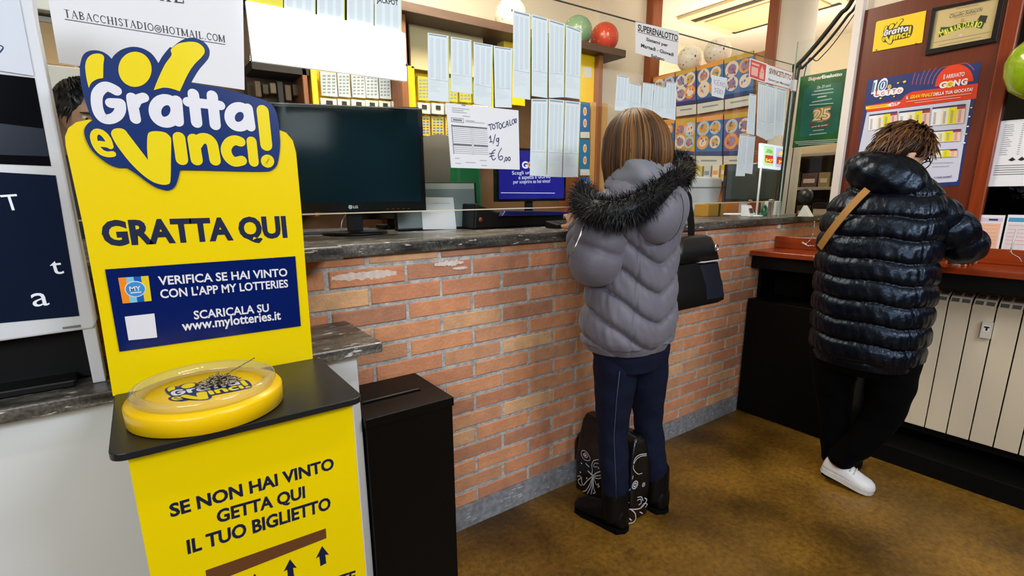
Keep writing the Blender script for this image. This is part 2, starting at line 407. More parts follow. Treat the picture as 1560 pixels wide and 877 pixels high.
# ---------------------------------------------------------------- stone counters, glass, desk, bin, kiosk
o = MB().box(.34, 3.75, 1.545, 2.3, 1.118, 1.158, GRANITE).build('stone_countertop', None, .005,
    'long speckled grey stone countertop on the brick wall, customers leaning on it', 'countertop')
o = MB().box(-1.6, .338, 1.42, 2.3, 1.128, 1.166, GRANITE)
o.box(.338, .455, 1.42, 1.5449, 1.128, 1.166, GRANITE)
o.build('stone_countertop', None, .005, 'shorter raised stone slab at the left end of the high counter, behind the yellow sign', 'countertop')
o = MB().box(-1.6, .49, 1.262, WY-.002, .89, .918, GRANITE).build('stone_shelf', None, .003,
    'lower dark stone shelf running behind the yellow stand, white terminal on it', 'shelf')
wc = thing('white_cabinet', (-.4, 1.42, 0), 'plain white cabinet under the lower dark stone shelf', 'cabinet')
MB().box(-1.6, .43, 1.3, WY-.016, .0, .889, WHITEP).build('body', wc, .003)
MB().box(-1.6, .43, 1.294, 1.2999, .0, .06, M('cabinet_kick', (150, 152, 154), .5)).build('kick_board', wc, .001)

# glass screen on the counter
gs = thing('glass_screen', (1.3, GY, 1.158), 'clear glass screen standing on the stone countertop, sheets and slips taped to it', 'screen')
EDGE = M('glass_edge', (150, 176, 166), .15)
MB().box(-1.4, 3.12, GY-.004, GY+.004, 1.253, 2.0, GLASS).build('pane', gs)
MB().box(-1.4, 3.12, GY-.004, GY+.004, 2.0005, 2.0035, M('edge_dark', (70, 78, 74), .3)).build('top_edge', gs)
MB().box(-1.4, 3.12, GY-.004, GY+.004, 1.2495, 1.2528, M('edge_bright', (214, 206, 180), .2)).build('bottom_edge', gs)
for x in (-1.0, 1.56, 3.06):
    MB().box(x-.012, x+.012, GY-.012, GY+.012, 1.158 if x > .34 else 1.166, 1.262, STEEL).build('clamp', gs, .002)
cg = thing('glass_screen', (XR, 1.44, 1.05), 'short glass side pane between the counter corner and the mahogany panel, green poster on it', 'screen')
MB().box(XR-.004, XR+.004, 1.293, 1.576, 1.05, 2.12, GLASS).build('pane', cg)
MB().box(XR-.006, XR+.006, 1.5762, 1.5785, 1.05, 2.12, EDGE).build('edge_strip', cg)
for z in (1.86, 1.09): MB().box(XR-.02, XR+.012, 1.56, 1.579, z, z+.06, M('hinge_white', (216, 216, 214), .4)).build('hinge', cg, .003)

# writing desk of the right wall
dk = thing('writing_desk', (2.98, .5, 0), 'glossy red-brown wall desk with a raised back board, man in black coat writing on it', 'desk')
MB().box(2.838, 3.126, -1.3, WY-.003, .952, .98, WOODD).build('top', dk, .003)
MB().box(3.098, 3.116, -1.3, WY-.006, .9801, 1.048, WOODD).build('back_board', dk, .003)
MB().box(2.86, 2.88, -1.3, WY-.006, .88, .9519, BLACKW).build('apron', dk, .002)
mb = MB().box(2.842, 3.10, .95, WY-.016, .012, .70, BLACKW)
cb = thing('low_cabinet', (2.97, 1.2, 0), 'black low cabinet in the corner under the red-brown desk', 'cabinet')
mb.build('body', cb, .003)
MB().box(2.8405, 2.8419, 1.0, 1.5, .06, .66, M('black_door', (5, 5, 5), .5, spec=.15)).build('door', cb)
MB().box(2.86, 2.88, .97, 1.53, 0, .012, BLACKW).build('foot', cb)
MB().box(2.955, 3.12, WY-.024, WY-.005, .7005, .951, BLACKW).build('dark_backing', cb)  # black board added on the brick for the shadow under the desk
st(MB().box(2.85, 3.149, -1.3, .949, 0, .09, BLACKW), 'desk_shade_strip', .003)  # black strip put in for the shadow on the floor under the desk

# radiator
def radiator():
    rd = thing('radiator', (3.03, 0, .185), 'cream ribbed wall radiator under the red-brown desk, heat meter clipped on it', 'radiator')
    RM = M('radiator_enamel', (214, 200, 176), .42)
    mb = MB(); vm = MB(); RVM = M('radiator_vent', (92, 88, 80), .6); y = .93; n = 0
    while y > -1.0:
        y1, y0 = y-.0025, y-.0795
        mb.box(2.975, 2.982, y0, y1, .185, .805, RM)
        # curved top: the front plate rolls back in three facets
        for (xa, za, xb, zb) in ((2.975, .8052, 2.990, .832), (2.990, .832, 3.022, .852), (3.022, .852, 3.062, .858)):
            mb.hexa([(xa, y0+.001, za), (xa, y1-.001, za), (xa+.006, y1-.001, za-.006), (xa+.006, y0+.001, za-.006)],
                    [(xb, y0+.001, zb), (xb, y1-.001, zb), (xb+.006, y1-.001, zb-.006), (xb+.006, y0+.001, zb-.006)], RM)
        for (xa, za, xb, zb) in ((2.9775, .8105, 2.9865, .826), (2.995, .8355, 3.016, .8495)):
            for a_, b_ in ((y0+.006, y0+.034), (y1-.034, y1-.006)): vm.add([(xa-.0012, a_, za+.001), (xa-.0012, b_, za+.001), (xb-.0012, b_, zb+.001), (xb-.0012, a_, zb+.001)], [(0, 1, 2, 3)], RVM)
        mb.box(2.983, 3.07, (y0+y1)/2-.012, (y0+y1)/2+.012, .2, .82, RM)
        y -= .082; n += 1
    mb.build('fins', rd, .0015); vm.build('vents', rd)
    mb = MB(); mb.tube([(3.03, .93, .24), (3.03, -1.0, .24)], .017, RM).tube([(3.03, .93, .79), (3.03, -1.0, .79)], .017, RM); mb.build('pipe', rd)
    return rd
rd = radiator()
P = XP(2.9746)
c = P.pt(1504, 502); HM = M('meter_plastic', (206, 200, 188), .4)
y, z = -c[0], c[1]
hm = MB().box(2.958, 2.974, y-.017, y+.017, z-.036, z+.036, HM)
pr = Print(hm, XP(2.9576), 0); pr.rect(-y-.011, z-.006, -y+.011, z+.022, M('meter_label', (224, 222, 214), .5)); pr.up()
pr.rect(-y-.009, z+.010, -y+.009, z+.017, M('ink_black', (16, 16, 18), .5)); pr.rect(-y-.003, z-.002, -y+.004, z+.012, M('ink_black'))
hm.build('heat_meter', rd, .0, 'small white heat meter')

# black bin with a slot in its lid
bn = thing('ticket_bin', (.56, 1.42, 0), 'tall plain black box bin with slotted lid against the brick wall', 'bin')
BK = M('bin_black', (4, 4, 4), .45, spec=.22)
MB().box(.435, .709, 1.282, 1.548, .0, .672, BK).build('body', bn, .002)
mb = MB(); z0, z1 = .672, .70
for (x0, x1, y0, y1) in ((.432, .712, 1.277, 1.385), (.432, .712, 1.401, 1.549), (.432, .465, 1.385, 1.401), (.655, .712, 1.385, 1.401)): mb.box(x0, x1, y0, y1, z0, z1, BK)
mb.build('lid', bn, .0015)
MB().box(.466, .654, 1.3855, 1.4005, .68, .684, M('slot_void', (2, 2, 2), .9)).build('slot', bn)
for (x0, y0) in ((.47, 1.403), (.56, 1.403)): pass
MB().tube([(.47, 1.402, .7015), (.655, 1.402, .7015)], .0012, M('worn_edge', (120, 112, 104), .5), 6).build('slot_edge', bn)

# ---------------------------------------------------------------- yellow scratch stand
YEL = M('stand_yellow', (234, 206, 0), .28, spec=.4)
YEL2 = M('disc_yellow', (240, 196, 2), .3)
NAVY = M('navy_print', (0, 40, 104), .3)
NAVY2 = M('navy_panel', (0, 24, 92), .22)
WHT = M('white_print', (222, 222, 232), .35)
YPR = M('yellow_print', (232, 210, 0), .3)
INK = M('ink_navy', (6, 22, 58), .4)
BKA = M('black_acrylic', (22, 24, 28), .34, spec=.5)
ks = thing('scratch_card_stand', (.11, 1.04, 0), 'tall yellow self-service scratch stand with navy lettering in front of the white cabinet', 'stand')
KY = .912
mb = MB(); mb.box(-.066, .285, KY, 1.17, 0, .918, YEL)
pr = Print(mb, YP(KY))
pr.text('SE NON HAI VINTO', (260, 787), (509, 713), INK, top=(257, 768), bold=.034)
pr.text('GETTA QUI', (331, 796), (465, 757), INK, top=(327, 778), bold=.034)
pr.text('IL TUO BIGLIETTO', (286, 843), (504, 774), INK, top=(283, 823), bold=.034)
def arrow(cx, cy, s=1.0):
    pr.poly([(cx+s*a, cy+s*b-.27*s*a) for a, b in ((-.5, -15), (10, 1), (4.4, -.4), (6, 13), (-3, 15), (-4.6, -.2), (-10, 1.5))], INK)
for a in ((491, 846), (442, 866), (388, 888), (340, 906)): arrow(*a)
pr.text('CORRETTAMENTE', (340, 952), (541, 884), INK, top=(337, 935), bold=.034)
mb.build('body', ks, .0)
MB().box(.2852, .2875, KY+.001, 1.168, .001, .917, M('white_edge', (206, 204, 206), .5)).build('side_panel', ks)
mb = MB(); q = [(313, 868), (496, 804), (497, 819), (316, 890)]
pr = Print(mb, YP(KY), .001); pr.poly(q, M('slot_brown', (96, 52, 4), .8)); mb.build('slot', ks, 0, 'dark brown ticket slot')
# shelf plate with rounded corners
def rrect(x0, x1, y0, y1, r, z, n=6):
    out = []
    for cx, cy, a0 in ((x1-r, y1-r, 0), (x0+r, y1-r, 90), (x0+r, y0+r, 180), (x1-r, y0+r, 270)):
        for k in range(n+1):
            a = math.radians(a0+90*k/n); out.append((cx+r*math.cos(a), cy+r*math.sin(a), z))
    return out
MB().prism(rrect(-.087, .301, .888, 1.2, .022, .919), (0, 0, .012), BKA).build('shelf', ks, .001)
# upright board
BY = 1.186
bl = [(172, 603), (152, 480), (127, 345), (100, 222), (99, 208), (104, 195), (116, 186), (135, 182)] + [(420, 196), (436, 202), (446, 214), (451, 232), (459, 320), (468, 440), (477, 551)]
PB = YP(BY)
mb = MB(); mb.prism([PB.w(*p) for p in bl[::-1]], (0, .006, 0), YEL)
pr = Print(mb, PB)
pr.text('GRATTA QUI', (158, 373), (438, 360), INK, top=(156, 337), bold=.045)
mb.build('sign_board', ks)
mb = MB(); bp = [(160, 410), (449.5, 390), (458, 496), (182, 535)]
mb.prism([PB.w(*p) for p in bp[::-1]], (0, -.0025, 0), NAVY2)
pr = Print(mb, YP(BY-.0025))
pr.text('VERIFICA SE HAI VINTO', (242, 434), (438, 420), WHT, top=(240, 421), bold=.02)
pr.text("CON L'APP MY LOTTERIES", (245, 454), (439, 437), WHT, top=(243.5, 441), bold=.02)
pr.text('SCARICALA SU', (296, 486), (410, 474), WHT, top=(294.5, 473.5), bold=.02)
pr.text('www.mylotteries.it', (278, 503.5), (428, 486), WHT, top=(277, 489), bold=.02)
ic = [(180, 423), (226, 420), (231, 458), (187, 462)]
for i, c in enumerate(((238, 138, 18), (120, 196, 226), (10, 88, 178), (226, 200, 20))):
    pr.quad(ic, i*.25, 0, i*.25+.25, 1, M('stripe_%s' % 'abcd'[i], c, .35))
pr.up()
cc = pr.bil(ic, .5, .48)
pr.disc(cc, .0165, .0155, WHT); pr.up(); pr.disc(cc, .015, .014, M('stripe_mid', (60, 140, 206), .35)); pr.up()
pr.ctext('MY', (cc[0], cc[1]-.003), .018, WHT, h=.0085, bold=.02); pr.rect(cc[0]-.0085, cc[1]-.0075, cc[0]+.0085, cc[1]-.0055, WHT)
pr.quad([(190, 482), (235, 477), (239.5, 513.5), (196, 518)], 0, 0, 1, 1, WHT)
mb.build('info_panel', ks, 0, 'navy app panel')
# the rounded logo plate
def Z1(x, y): return (110+x*.1483, 50+y*.1483)
def Z2(x, y): return (250+x*.1711, 50+y*.1711)
def Z3(x, y): return (120+x*.1369, 180+y*.1369)
def Z4(x, y): return (260+x*.1368, 180+y*.1368)
def zz(f, pts, corners=()): return [(*f(*p), 1) if i in corners else f(*p) for i, p in enumerate(pts)]
out = (zz(Z1, [(80, 330), (105, 240), (150, 195), (220, 178), (300, 190), (365, 225), (405, 265), (440, 220), (510, 170), (610, 143), (710, 155), (800, 200), (855, 260), (885, 310), (930, 235), (1000, 150)], (6, 13))
 + zz(Z2, [(70, 130), (125, 85), (180, 55), (250, 42), (320, 60), (375, 100), (405, 155), (400, 215), (370, 260), (310, 330), (240, 445), (380, 470), (520, 495), (680, 535), (800, 570), (900, 600), (960, 640), (1000, 710), (1015, 780)], (10,))
 + zz(Z4, [(1205, 60), (1215, 180), (1220, 300), (1205, 440), (1180, 530), (1130, 575), (1060, 590), (800, 590), (400, 580), (105, 575), (90, 650), (65, 730), (30, 780)], (9,))
 + zz(Z3, [(1000, 800), (960, 800), (860, 770), (760, 710), (640, 620), (530, 550), (430, 548), (330, 510), (220, 430), (140, 350), (85, 250), (60, 160), (70, 100), (110, 50), (150, 25)], (5, 14))
 + zz(Z1, [(160, 780), (110, 620), (85, 480), (78, 400)]))
LP = smooth_loop(out, 4)
LY = BY-.0035; PL = YP(LY)
mb = MB(); mb.prism([PL.w(*p) for p in LP], (0, .0035, 0), NAVY)
def gev(pr, f=lambda p: p, k=1.0, pxl=True, wht=None, yel=None):
    """the lettering of the logo; f maps the big sign's points to where the logo stands, k scales the strokes"""
    wht = wht or WHT; yel = yel or YPR
    g = lambda pts: [(*f(p[:2]), 1) if len(p) > 2 else f(p) for p in pts]
    def S(pts, wd, mat, sm=5):
        cut = [0]+[i for i, p in enumerate(pts) if len(p) > 2 and 0 < i < len(pts)-1]+[len(pts)-1]
        for a, b in zip(cut, cut[1:]): pr.stroke(g(pts[a:b+1]), wd*k, mat, px=pxl, smooth=sm)
    def Rg(c, rx, ry, wd, mat): pr.stroke(g([(c[0]+rx*math.cos(2*math.pi*i/24), c[1]+ry*math.sin(2*math.pi*i/24)) for i in range(24)]), wd*k, mat, px=pxl, smooth=2, closed=True)
    def Pl(pts, mat, sm=4): pr.poly(g(pts), mat, px=pxl, smooth=sm)
    Pl(zz(Z1, [(135, 330), (155, 265), (200, 225), (260, 213), (310, 225), (328, 260), (320, 330), (318, 465), (260, 475), (200, 510), (170, 565), (150, 480), (138, 400)], (7, 10)), yel)
    Pl(zz(Z1, [(645+170*math.cos(i*math.pi/8), 375+180*math.sin(i*math.pi/8)) for i in range(16)]), yel)
    Pl(zz(Z1, [(838, 588), (880, 480), (950, 330), (1020, 230)], (0,))+zz(Z2, [(60, 150), (120, 100), (180, 85), (240, 80), (300, 90), (350, 130), (360, 175), (330, 220), (270, 280), (210, 370), (140, 520), (60, 495), (0, 488)], (10,))+zz(Z1, [(900, 571)]), yel)
    S(zz(Z1, [(452, 594), (400, 566), (345, 553), (295, 580), (256, 640), (254, 740), (280, 830), (330, 882), (400, 884), (462, 850), (494, 790), (492, 725), (397, 722)], (11,)), 14, wht)
    S(zz(Z1, [(612, 665), (622, 740), (650, 885)]), 14, wht); S(zz(Z1, [(640, 740), (668, 690), (735, 663)]), 13.5, wht)
    Rg((252.5, 169), 16.5, 17.2, 15.5, wht); S([(268.8, 153.5), (271.4, 185)], 15, wht)
    S(zz(Z2, [(260, 545), (290, 800)]), 15, wht); S(zz(Z2, [(428, 560), (455, 820)]), 15, wht); S(zz(Z2, [(212, 615), (500, 647)]), 13.7, wht)
    Rg((364.3, 178), 14.6, 15, 13.7, wht); S([(377.5, 165), (381.7, 193)], 13.7, wht)
    S(zz(Z3, [(235, 284), (320, 296), (350, 312), (322, 232), (262, 165), (195, 152), (165, 205), (190, 300), (250, 375), (320, 402), (378, 398)], (2,)), 8.4, yel)
    Pl(zz(Z3, [(360, 165), (385, 125), (450, 112), (510, 130), (560, 190), (770, 465), (760, 330), (765, 200), (790, 155), (870, 145), (960, 160), (1010, 200), (1028, 250), (1025, 450), (1020, 690), (990, 735), (920, 738), (820, 705), (700, 620), (560, 480), (430, 310), (375, 215)], (5,)), yel)
    S(zz(Z4, [(92, 217), (125, 460)]), 16.4, yel)
    S(zz(Z4, [(254, 235), (290, 465)]), 16, yel); S(zz(Z4, [(280, 300), (330, 235), (400, 228), (455, 275), (475, 350), (495, 470)]), 15.4, yel)
    S(zz(Z4, [(775, 262), (715, 246), (650, 275), (616, 350), (645, 435), (710, 485), (792, 472)]), 14.2, yel)
    S(zz(Z4, [(900, 258), (925, 488)]), 13.9, yel)
    S([(400, 169), (405.6, 221)], 17, yel); Rg(Z4(1078, 478), 4.8, 4.8, 9.7, yel)
gev(Print(mb, PL))
mb.build('logo_plate', ks)
# round pad with the clear dish
DC = (.056, 1.003)
pad = MB().lathe([(.01, .931), (.118, .931), (.123, .934), (.124, .962), (.121, .967), (.01, .9672)], (*DC, 0), YEL2, 64)
pr = Print(pad, Plane((DC[0], DC[1], .9675), (1, 0, 0), (0, 1, 0)), .0002)
lc = (265, 170); fm = lambda p: ((p[0]-lc[0])*.00043, (lc[1]-p[1])*.00052+.004)
pr.poly([fm(p) for p in LP], NAVY, px=False); pr.up(); gev(pr, fm, .00045, False)
po = pad.build('round_pad', ks, 0, 'thick yellow disc')
DISH = glass_mat('clear_plastic', (.95, .95, .93), 1.6, .06); _nt = DISH.node_tree; _o = _nt.nodes['Material Output']; _d = _nt.nodes.new('ShaderNodeBsdfDiffuse'); _d.inputs[0].default_value = (.8, .8, .78, 1); _x = _nt.nodes.new('ShaderNodeMixShader'); _x.inputs[0].default_value = .07
_nt.links.new(_o.inputs[0].links[0].from_socket, _x.inputs[1]); _nt.links.new(_d.outputs[0], _x.inputs[2]); _nt.links.new(_x.outputs[0], _o.inputs[0])
dm = MB()
prof = [(.096, .9685), (.110, .9685), (.1145, .978), (.1135, .984), (.107, .987), (.100, .984), (.095, .977), (.091, .970)]
rings = [[Vector((DC[0]+r*math.cos(2*math.pi*k/64), DC[1]+r*math.sin(2*math.pi*k/64), z)) for k in range(64)] for r, z in prof]
dm.loft(rings, DISH, False, True, True)
dm.build('clear_rim', po)
# little ball chain heaped in the dish
CH = M('chain_nickel', (150, 142, 128), .25, 1); ch = MB(); rc = random.Random(4); p = Vector((DC[0]+.095, DC[1]+.088, .984)); pts = [p.copy()]
for i in range(16): p = p+Vector((-.0042-.0018*(i < 6), -.0042, -.0008+.0006*rc.uniform(-1, 1))); pts.append(p.copy())
for i in range(150):
    a = rc.uniform(0, 6.28); r = .026*math.sqrt(rc.random()); pts.append(Vector((DC[0]+.02+r*1.15*math.cos(a), DC[1]+.012+r*.75*math.sin(a), .971+.015*max(0, 1-r/.026)*rc.random()+.002)))
for i in range(len(pts)-1):
    a, b = pts[i], pts[i+1]
    if i < 17: ch.tube([a, b], .0011, CH, 5)
    else:
        d = (b-a).normalized()*.0085; ch.tube([a-d, a+d], .0010, CH, 5)
tg = ch.build('bead_chain', None, 0, 'small heap of fine metal chain lying in the clear dish of the yellow stand', 'chain')

# ---------------------------------------------------------------- sheets and slips on the glass screen
PAPER = M('paper_white', (226, 228, 234), .7)
PAPER2 = M('paper_warm', (222, 220, 220), .7)
SLIP = M('slip_paper', (216, 228, 234), .7)
SLIPL = M('slip_grey_print', (203, 216, 225), .7)
SLIPD = M('slip_dark_print', (140, 152, 164), .7)
SLIPE = M('slip_green_edge', (196, 204, 90), .6)
INKB = M('ink_black', (16, 16, 18), .5)
INKG = M('ink_grey', (120, 122, 130), .6)
PENB = M('pen_blue', (44, 48, 96), .6)
PG = YP(GY-.0046)
def slip(c, label, group, edge=True):
    mb, pr = sheet('betting_slip', PG, c, SLIP, .0008)
    pr.quad(c, .06, .012, .9, .03, SLIPD)
    rs = random.Random(int(c[0][0]*7+c[0][1]))
    for i in range(3): pr.quad(c, .1+.28*i, .06, .1+.28*i+.16+.06*rs.random(), .64+.04*rs.random(), SLIPL)
    for i in range(9): pr.quad(c, .08, .70+.012*i*1.6, .08+rs.uniform(.3, .84), .70+.012*i*1.6+.006, SLIPL)
    pr.quad(c, .06, .68, .94, .684, SLIPD)
    if edge: pr.quad(c, .965, .02, 1, .98, SLIPE)
    return mb.build('betting_slip', None, 0, label, 'slip', group)
L1 = [[(651.4, 49.7), (683.3, 54.7), (684.5, 155.7), (651.9, 152.8)], [(686.7, 55.9), (718, 61), (719.8, 143), (686.7, 139.5)],
      [(721.4, 63.8), (751, 68.9), (749.4, 163), (722, 158)], [(752, 69.5), (781, 74), (779.5, 164), (754, 163)]]
for c, w_ in zip(L1, ('leftmost', 'second', 'third', 'rightmost')):
    slip(c, f'pale blue slip taped above the handwritten price sheet, {w_} of four in that row', 'slips above the handwritten sheet')
L2 = [[(781.8, 14.8), (808.3, 21.7), (807.6, 152), (781, 148)], [(809.9, 21.7), (835, 28.5), (833.8, 149.3), (809.9, 146)],
      [(836, 29), (860.7, 36.5), (859.3, 148), (836, 149)], [(862.3, 37.6), (886, 46.7), (884, 151), (860.5, 148)]]
for c, w_ in zip(L2, ('leftmost', 'second', 'third', 'rightmost')):
    slip(c, f'long pale blue slip taped highest on the glass, {w_} of that tall row of four', 'tall slips high on the glass')
L3 = [[(809.6, 150.5), (834.7, 151), (832.4, 268.6), (807, 267.4)], [(836, 150.5), (860, 153), (856, 269.7), (833.5, 269)], [(861, 153), (884.4, 155.7), (880.3, 269.7), (857.3, 269.7)]]
for c, w_ in zip(L3, ('left', 'middle', 'right')):
    slip(c, f'pale blue slip hanging beside the blue screen below the tall row, {w_} one of three', 'slips hanging below the tall row')
def Z6(x, y): return (900+x*.2508, y*.2508)
L4 = [[(160, 455), (231, 470), (222, 675), (145, 670)], [(233, 500), (305, 520), (303, 690), (223, 677)], [(318, 500), (383, 510), (371, 697), (305, 688)],
      [(388, 512), (456, 530), (448, 715), (373, 700)], [(460, 495), (520, 500), (513, 730), (449, 716)]]
for c, w_ in zip(L4, ('leftmost', 'second', 'middle', 'fourth', 'rightmost')):
    slip([Z6(*p) for p in c], f'pale blue slip just above the woman\'s head, {w_} of the row of five', 'slips above the woman', False)
def Z7(x, y): return (1080+x*.2963, 80+y*.2963)
L5 = [([(210, 210), (243, 218), (233, 425), (192, 415)], 'leftmost, shorter one of the bunch'), ([(255, 152), (299, 162), (289, 446), (243, 425)], 'second of the bunch'),
      ([(301, 163), (344, 178), (334, 440), (290, 452)], 'third of the bunch'), ([(346, 178), (398, 192), (383, 425), (335, 430)], 'rightmost of the bunch'),
      ([(160, 418), (199, 423), (184, 635), (137, 635)], 'lower left one, just over the dark monitor'), ([(201, 424), (238, 430), (222, 625), (185, 620)], 'lower right one, just over the dark monitor')]
for c, w_ in L5:
    slip([Z7(*p) for p in c], f'pale slip below the red-edged sign, {w_}', 'slips under the sign near the corner', False)
L6 = [([(432.7, -40), (480.6, -31), (480.6, 24), (432.7, 13.5)], 'leftmost'), ([(483, -31), (525, -24), (525, 32), (483, 24.5)], 'second'),
      ([(528.5, -23), (569.5, -16), (569.5, 41), (528.5, 33.5)], 'third'), ([(570.6, -15), (611.7, -8), (611.7, 50), (570.6, 42)], 'rightmost')]
for c, w_ in L6:
    mb, pr = sheet('betting_slip', PG, c, SLIP, .0008); rs = random.Random(int(c[0][0]))
    for i in range(3): pr.quad(c, .08+.3*i, .0, .08+.3*i+.18, .9, SLIPL)
    pr.quad(c, .97, 0, 1, 1, SLIPE)
    if w_ == 'rightmost': pr.text('JACKPOT', (573.5, 3), (606.5, 8.5), INKB, top=(573.5, -5), bold=.03)
    mb.build('betting_slip', None, 0, f'pale slip above the long bright white panel, {w_} of four', 'slip', 'slips above the white panel')
mb, pr = sheet('yellow_card', PG, [(374, -40), (431, -31), (431, 13), (376, 3)], M('card_yellow', (214, 206, 40), .5))
mb.build('yellow_card', None, 0, 'yellow card at the top edge beside the slips above the white panel', 'card')

# handwritten price sheet
c = [(679, 156.4), (789.5, 168.2), (791.4, 258.3), (687, 255.3)]
mb, pr = sheet('price_sheet', PG, c, PAPER)
pr.quad(c, .2, .005, .25, .02, INKG)
pr.quad(c, .05, .215, .215, .285, INKG); pr.up(); pr.quad(c, .057, .225, .208, .275, PAPER); pr.up(); pr.quad(c, .07, .235, .19, .262, INKG)
for y, a, b in ((.06, .07, .3), (.09, .07, .22), (.12, .07, .26), (.17, .2, .3), (.235, .24, .36), (.255, .24, .5), (.84, .06, .12), (.86, .4, .5), (.9, .2, .34), (.92, .06, .14), (.94, .42, .5)): pr.quad(c, a, y, b, y+.012, M('ink_faint', (178, 180, 190), .6))
pr.quad(c, .045, .32, .055, .78, INKG)
for y in (.33, .62): pr.quad(c, .05, y, .53, y+.022, M('ink_mid', (92, 92, 98), .6))
for i in range(14): pr.quad(c, .06, .37+.03*i, .53, .376+.03*i, M('ink_faint2', (160, 162, 170), .6))
pr.quad(c, .3, .36, .33, .78, M('ink_faint3', (204, 205, 210), .6))
# handwriting: strokes in fractions of the sheet
def hw(pr, c, lines, wd=1.2, mat=PENB):
    for l in lines:
        q = [pr.bil(c, .545+(p[0]-.545)*.93 if c[0][0] == 679 else p[0], p[1]) for p in l]; pr.stroke(q, wd/F_PX*2.0, mat, px=False, smooth=4 if len(l) > 2 else 0)
def O(x, y, r=.022, ry=.035): return [(x+r*math.cos(i*math.pi/5), y+ry*math.sin(i*math.pi/5)) for i in range(11)]
hw(pr, c, [[(.545, .285), (.61, .26)], [(.575, .275), (.585, .36)], O(.63, .305), [(.655, .25), (.715, .225)], [(.685, .24), (.69, .325)], O(.735, .285, .022, .04),
    [(.80, .215), (.775, .24), (.77, .285), (.79, .305), (.81, .285)], [(.825, .29), (.845, .19), (.865, .275)], [(.832, .255), (.86, .245)],
    [(.885, .175), (.89, .255), (.915, .245)], [(.945, .155), (.925, .18), (.925, .22), (.945, .235)], [(.957, .15), (.962, .215)], O(.985, .175, .012, .035)])
hw(pr, c, [[(.552, .50), (.574, .455)], [(.574, .455), (.578, .552)], [(.56, .558), (.597, .55)], [(.61, .58), (.65, .43)], [(.69, .49), (.665, .5), (.67, .54), (.70, .52), (.70, .48), (.69, .60), (.665, .61)]])
hw(pr, c, [[(.64, .68), (.59, .72), (.575, .79), (.60, .85), (.64, .82)], [(.545, .75), (.62, .735)], [(.545, .795), (.615, .775)],
    [(.74, .65), (.69, .74), (.69, .82), (.725, .845), (.755, .81), (.735, .775), (.70, .80)], [(.78, .85), (.775, .88)], O(.81, .825, .016, .028), O(.86, .82, .018, .03)])
mb.build('price_sheet', None, 0, 'white sheet with TOTOCALCIO and a 6,00 price handwritten beside a printed table', 'sheet')
# e-mail sheet
c = [(66, -30), (372, 25), (372.5, 137), (90, 98)]; c = [(64, -55), (369.5, -28), (372.5, 137), (90, 96)]
mb, pr = sheet('notice_sheet', PG, c, PAPER)
# serif capitals drawn as strokes: thick stems, thin hairlines, slab feet
SER = {'T': (.62, [('h', 0, .62, .97), ('V', .31, 0, 1)]), 'A': (.72, [('d', .36, 1, .08, 0, .05), ('d', .36, 1, .64, 0, .13), ('h', .2, .52, .35), ('f', .08, 0), ('f', .64, 0)]),
 'B': (.64, [('V', .14, 0, 1), ('arc', .14, .75, .36, .25), ('arc', .14, .26, .42, .26)]), 'C': (.68, [('c', .37, .5, .31, .5)]), 'H': (.74, [('V', .13, 0, 1), ('V', .61, 0, 1), ('h', .13, .61, .5)]),
 'I': (.34, [('V', .17, 0, 1)]), 'S': (.52, [('s',)]), 'D': (.74, [('V', .13, 0, 1), ('arc', .13, .5, .53, .5)]), 'O': (.74, [('o', .37, .5, .32, .5)]), '@': (.9, [('o', .45, .42, .40, .5), ('o', .45, .42, .16, .2), ('d', .62, .62, .62, .25, .07)]),
 'M': (.9, [('V', .1, 0, 1), ('V', .78, 0, 1), ('d', .1, 1, .44, .05, .12), ('d', .78, 1, .44, .05, .05)]), 'L': (.6, [('V', .14, 0, 1), ('h', .14, .56, .04), ('d', .56, .04, .56, .22, .06)]), '.': (.3, [('p', .15, .06)])}
def serif(pr, t, a, b, h, mat):
    A = Vector(pr.uv(a, True)); B = Vector(pr.uv(b, True)); D = (B-A); W = D.length; D.normalize(); Nn = Vector((-D.y, D.x))
    tot = sum(SER[ch][0]+.12 for ch in t)-.12; kx = W/tot; x0 = 0
    g = lambda x, y: tuple(A+D*((x0+x)*kx)+Nn*(y*h))
    ln = lambda p, q, w_: pr.stroke([g(*p), g(*q)], w_*h, mat, px=False, smooth=0, caps=False)
    for ch in t:
        w_, els = SER[ch]
        for e in els:
            if e[0] == 'V':
                ln((e[1], e[2]), (e[1], e[3]), .15)
                for yy in (e[2]+.025, e[3]-.025): ln((e[1]-.13, yy), (e[1]+.13, yy), .05)
            elif e[0] == 'h': ln((e[1], e[3]), (e[2], e[3]), .06)
            elif e[0] == 'f': ln((e[1]-.11, .025), (e[1]+.11, .025), .05)
            elif e[0] == 'd': ln((e[1], e[2]), (e[3], e[4]), e[5])
            elif e[0] == 'p': pr.disc(g(e[1], e[2]), .07*h, .07*h, mat)
            elif e[0] in 'oc':
                r = range(25) if e[0] == 'o' else range(3, 22)
                pr.stroke([g(e[1]+e[3]*math.cos(i*math.pi/12), e[2]+(e[4]-.04)*math.sin(i*math.pi/12)) for i in r], .1*h, mat, px=False, smooth=0, caps=False)
                if e[0] == 'c': ln((.63, .66), (.63, .92), .06)
            elif e[0] == 'arc': pr.stroke([g(e[1]+e[3]*math.cos(i*math.pi/12), e[2]+(e[4]-.03)*math.sin(i*math.pi/12)) for i in range(-6, 7)], .1*h, mat, px=False, smooth=0, caps=False)
            elif e[0] == 's': pr.stroke([g(*p) for p in ((.46, .8), (.3, .96), (.1, .84), (.12, .64), (.4, .42), (.44, .18), (.26, .04), (.06, .2))], .11*h, mat, px=False, smooth=3, caps=False)
        x0 += w_+.12
SINK = M('ink_serif', (52, 50, 58), .6)
serif(pr, 'TABACCHISTADIO@HOTMAIL.COM', (99, 26.5), (343, 65), .0165, SINK)
